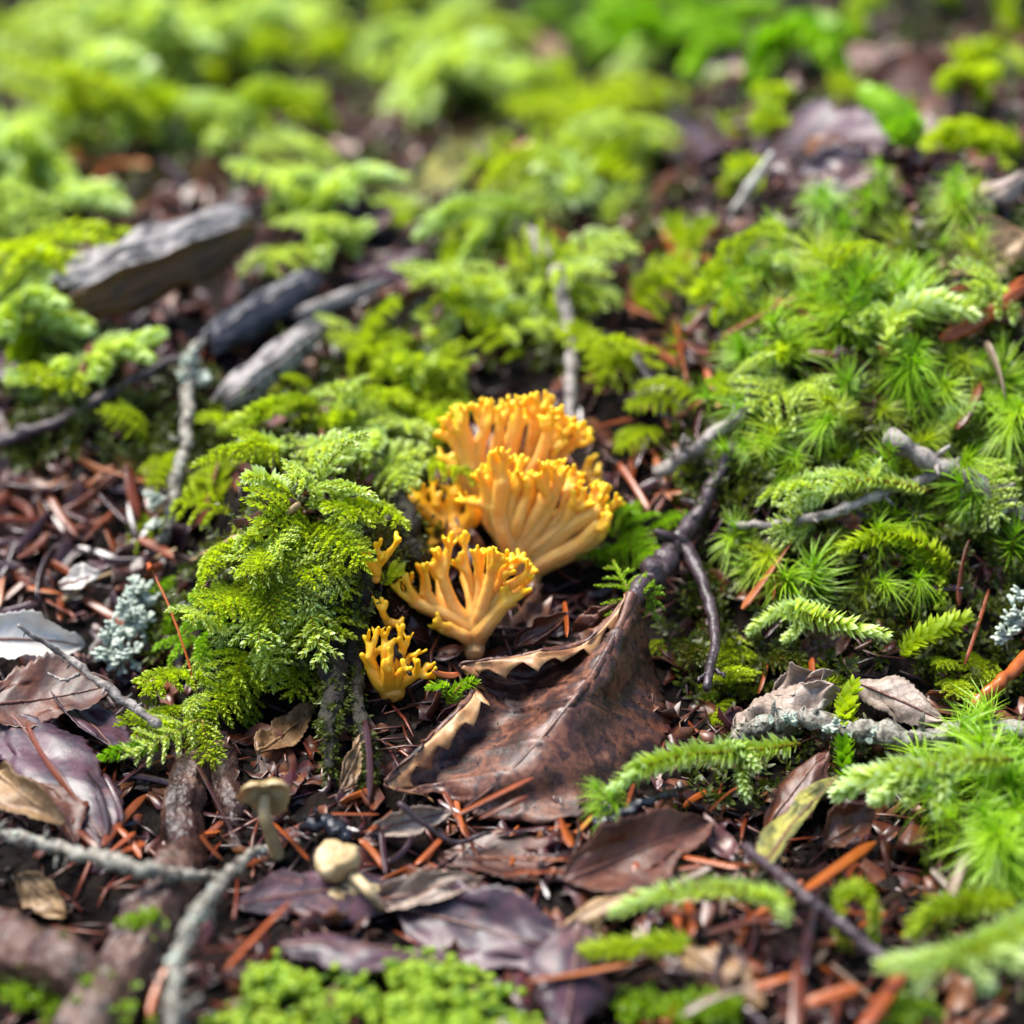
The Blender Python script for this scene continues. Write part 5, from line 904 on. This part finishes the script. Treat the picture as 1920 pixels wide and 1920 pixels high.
hero('pale flattened moss frond lying on the slender grey twig', [(1740, 920, 9), (1640, 900, 12), (1560, 915, 12), (1465, 950, 9)], mk='moss_pale', leafL=1.7, leafW=.9, subs=[[(1620, 900, 12), (1570, 885, 12), (1500, 905, 10)], [(1640, 905, 12), (1640, 880, 12), (1650, 868, 11)], [(1560, 915, 12), (1530, 940, 10), (1500, 955, 9)]])
hero('small spiny moss frond beside the hair-thin orange stalk', [(1690, 1230, 5), (1730, 1190, 8), (1815, 1155, 8)], mk='moss_feather', leafL=2.0)
hero('upright leafy moss shoot between the two grey leaves', [(1590, 1380, 6), (1585, 1330, 9), (1600, 1280, 12)], mk='moss_feather', leafL=1.9, leafW=1.3)
hero('dark moss shoot hanging under the lichened branch', [(1590, 1480, 3), (1585, 1420, 6), (1580, 1390, 7)], mk='moss_tuft', leafL=1.9, leafW=1.2)
hero('bright little moss sprig beside the small low fungus', [(840, 1320, 4), (860, 1290, 7), (890, 1275, 8)], mk='moss_tuft', leafL=1.5, leafW=.85, subs=[[(840, 1310, 5), (830, 1285, 7), (802, 1290, 6)]])
hero('feathery green sprig at the tip of the dark forked twig', [(1200, 1160, 8), (1180, 1110, 12), (1150, 1050, 13)], kind='pin', mk='moss_tuft', leafL=.8, leafW=.4, nb=9, blen=4.5)
hero('hanging thin green sprig beside the leaf stalk', [(1200, 1100, 12), (1225, 1120, 12), (1225, 1160, 9)], kind='pin', mk='moss_tuft', leafL=.8, leafW=.4, nb=7, blen=2.5)
hero('small round moss sprig next to the tiny orange sprout', [(715, 1095, 7), (735, 1075, 9), (750, 1060, 9)], mk='moss_feather', leafL=1.5, leafW=.9)
hero('long drooping frond along the lip of the hollow', [(580, 1170, 7), (520, 1200, 8), (450, 1270, 8), (400, 1330, 7), (340, 1370, 5)], kind='pin', mk='moss_feather', leafL=1.3, leafW=.65, nb=22, blen=4.5)
hero('frond tip hanging down over the dark hollow', [(540, 1165, 8), (570, 1180, 8), (578, 1240, 7), (570, 1310, 5)], kind='pin', mk='moss_feather', leafL=1.1, leafW=.55, nb=10, blen=2.2)
hero('spreading branched frond at the end of the knobbly grey twig', [(370, 1350, 8), (330, 1372, 9), (280, 1395, 8), (230, 1420, 6)], kind='pin', mk='moss_pale', leafL=1.0, leafW=.5, nb=10, blen=4)
hero('thin lacy frond hanging onto the thick root', [(380, 1350, 8), (385, 1390, 8), (400, 1440, 6)], kind='pin', mk='moss_feather', leafL=1.0, leafW=.5, nb=9, blen=3)
hero('blunt mint green frond end lying on the wet violet leaf', [(300, 1400, 4), (250, 1405, 5), (190, 1420, 5)], mk='moss_tuft', leafL=1.6)
hero('pale arching blade-like moss shoot above the wet dark blue scrap', [(500, 330, 9), (560, 370, 10), (620, 420, 8), (665, 470, 5)], mk='moss_pale', leafL=2.2)
hero('arched moss frond with a whitish tip above the curled brown leaf', [(1010, 400, 8), (930, 385, 11), (850, 395, 11), (785, 440, 7)], mk='moss_pale', leafL=2.1, subs=[[(920, 390, 10), (900, 440, 8), (860, 500, 5)]])
hero('moss frond lying across the pale broken stick end', [(600, 760, 5), (540, 755, 8), (480, 775, 8), (412, 812, 5)], mk='moss_feather', leafL=1.7)
hero('mint green rounded moss shoot beside the blue sheened leaf', [(1720, 270, 6), (1680, 220, 9), (1620, 170, 9)], mk='moss_tuft', leafL=2.8, leafW=1.5)

# bead moss cushion in front: countless rounded leaf rosettes
ml = MB()
cc = P(690, 1880, 0)
bz = R.uniform(0, 6, 6)
bc = []
while len(bc) < 70:
    px, py = R.uniform(420, 990), R.uniform(1775, 1970)
    if ((px - 690) / 290) ** 2 + ((py - 1930) / 150) ** 2 < 1: bc.append((px, py, R.uniform(0, 1), R.uniform(10, 26)))
for _ in range(1700):
    px, py, cl, sg = bc[R.integers(0, len(bc))]; px += R.normal(0, sg); py += R.normal(0, sg * .6)
    e = min(1., ((px - 690) / 300) ** 2 + ((py - 1930) / 165) ** 2)
    hgt = 5.5 * math.sqrt(max(0, 1 - e)) * R.uniform(.3, .8) + 3.6 * cl; p = P(px, py, hgt); up = unit(np.array([0, -.35, 1]) + R.normal(0, .4, 3)); a = unit(np.cross(up, R.normal(0, 1, 3))); b = np.cross(up, a); sz = R.uniform(.35, .9)
    n = 6; th = np.arange(n) * 6.283 / n; dirs = np.cos(th)[:, None] * a + np.sin(th)[:, None] * b
    v = [p + up * sz * .55]; 
    V = np.vstack([p + up * sz * .5, p + dirs * sz * .62 + up * sz * .42, p + dirs * sz * 1. , p + dirs * sz * .8 - up * sz * .55])
    T = [(0, 1 + i, 1 + (i + 1) % n) for i in range(n)]; Q = [(1 + i, 7 + i, 7 + (i + 1) % n, 1 + (i + 1) % n) for i in range(n)] + [(7 + i, 13 + i, 13 + (i + 1) % n, 7 + (i + 1) % n) for i in range(n)]
    ml.add(V, Q, T, a=R.uniform() * .7 + .3 * cl)
o = ml.obj('bead_moss', M['moss_bead'], None, cc); tag(o, 'cushion of bead-like bright green moss under the mauve leaf', 'moss', kind='stuff')
for lab, spots in (('tiny green moss flecks on the thick root', [(265, 1730, 5.5, 14), (165, 1850, 6.5, 8), (235, 1900, 6.5, 6), (205, 1850, 6.5, 5)]), ('green moss fringe along the dark rotten root stub', [(40, 1870, 2, 40), (130, 1890, 2, 30), (10, 1800, 5, 12)]), ('scattered bead moss at the lower edge beside the violet leaf', [(1280, 1900, 2, 60), (1200, 1890, 2, 40), (1700, 1900, 3, 50), (1350, 1900, 2, 40)])):
    ml = MB()
    for px, py, hh, n in spots:
        for _ in range(n * 2): 
            q = P(px + R.normal(0, 22), py + R.normal(0, 14), hh + R.uniform(-.5, 1)); shoot(ml, None, np.array([q, q + [0, -.2, .6], q + R.normal(0, .4, 3) + [0, -.3, 1.1]]), 7, .9, .6, .9, .1)
    o = ml.obj('moss_flecks', M['moss_bead']); tag(o, lab, 'moss', kind='stuff')

# shed leaf scraps and broken needles: a layer nobody could count
def flakes(n, xr, yr, size, seed):
    ml = MB(); rnd = np.random.default_rng(seed); gu, gv = np.meshgrid(np.linspace(-1, 1, 5), np.linspace(-1, 1, 4), indexing='ij'); k = (np.arange(4)[:, None] * 4 + np.arange(3)[None]).ravel(); Q = np.stack([k, k + 1, k + 5, k + 4], -1)
    for _ in range(n):
        x, y = rnd.uniform(*xr), rnd.uniform(*yr)
        if (abs(x + 36) < 10 and abs(y + 8) < 6) or (abs(x + 72) < 14 and abs(y + 58) < 10): continue
        sz = rnd.uniform(*size); n_ = unit(gnorm(x, y) + rnd.normal(0, .38, 3)); a = unit(np.cross(n_, rnd.normal(0, 1, 3))); b = np.cross(n_, a)
        U = gu * (1 + rnd.normal(0, .14, gu.shape)); V_ = gv * (1 + rnd.normal(0, .14, gu.shape)) * rnd.uniform(.4, .8) * (1 - .5 * np.abs(gu) ** 2)
        H = rnd.normal(0, .3) * gu ** 2 + rnd.normal(0, .4) * gv ** 2 + rnd.normal(0, .07, gu.shape); c_ = np.array([x, y, float(gh(x, y)) + .5])
        ml.add(c_ + sz * (U[..., None] * a + V_[..., None] * b + H[..., None] * n_).reshape(-1, 3), Q, a=rnd.uniform())
    return ml
o = flakes(3600, (-120, 120), (-115, 210), (1.2, 4.2), 5).obj('leaf_litter', M['flake']); solid(o, .1); tag(o, 'brown and violet scraps of shed leaves covering the soil', 'leaf litter', kind='stuff')
ml = MB(); rnd = np.random.default_rng(9)
for _ in range(5200):
    x, y = rnd.uniform(-120, 120), rnd.uniform(-115, 220); L = rnd.uniform(4, 12); th = rnd.uniform(0, 6.28); n_ = gnorm(x, y); d = unit(np.array([math.cos(th), math.sin(th), 0]) + rnd.normal(0, .18, 3)); d = unit(d - n_ * np.dot(d, n_) * .8); c_ = np.array([x, y, float(gh(x, y)) + rnd.uniform(.4, 1.6)]); s_ = np.cross(n_, d) * rnd.normal(0, .07) * L
    tube(ml, [c_ - d * L / 2, c_ + s_, c_ + d * L / 2], np.array([.22, .33, .1]) * rnd.uniform(.8, 1.3), 5, flat=.6, a=rnd.uniform())
o = ml.obj('needle_litter', M['needle_bits']); tag(o, 'dense mat of broken brown needles between moss and leaves', 'needle litter', kind='stuff')

# crumbs of bark, soil and rotten needle all over the bare ground
ml = MB()
base = np.array([(-1, -.5, -.3), (1, -.4, -.25), (.9, .5, -.3), (-.8, .45, -.3), (-.7, -.35, .3), (.75, -.3, .35), (.6, .4, .25), (-.6, .3, .3)]); FQ = [(0, 3, 2, 1), (4, 5, 6, 7), (0, 1, 5, 4), (1, 2, 6, 5), (2, 3, 7, 6), (3, 0, 4, 7)]
for _ in range(5000):
    x, y = R.uniform(-115, 115), R.uniform(-110, 170); sz = R.uniform(.25, 1.1) ** 1.3; v = (base + R.normal(0, .12, base.shape)) * sz * [R.uniform(1, 2.6), 1, 1]
    th, ti = R.uniform(0, 6.28), R.normal(0, .5); c_, s_ = math.cos(th), math.sin(th); ct, st_ = math.cos(ti), math.sin(ti)
    v = v @ np.array([[ct, 0, st_], [0, 1, 0], [-st_, 0, ct]]) @ np.array([[c_, s_, 0], [-s_, c_, 0], [0, 0, 1]]); ml.add(v + [x, y, float(gh(x, y)) + sz * .3], FQ)
o = ml.obj('soil_crumbs', M['crumb'], smooth=False); tag(o, 'dark crumbs of bark and rotten litter strewn over the soil', 'litter', kind='stuff')
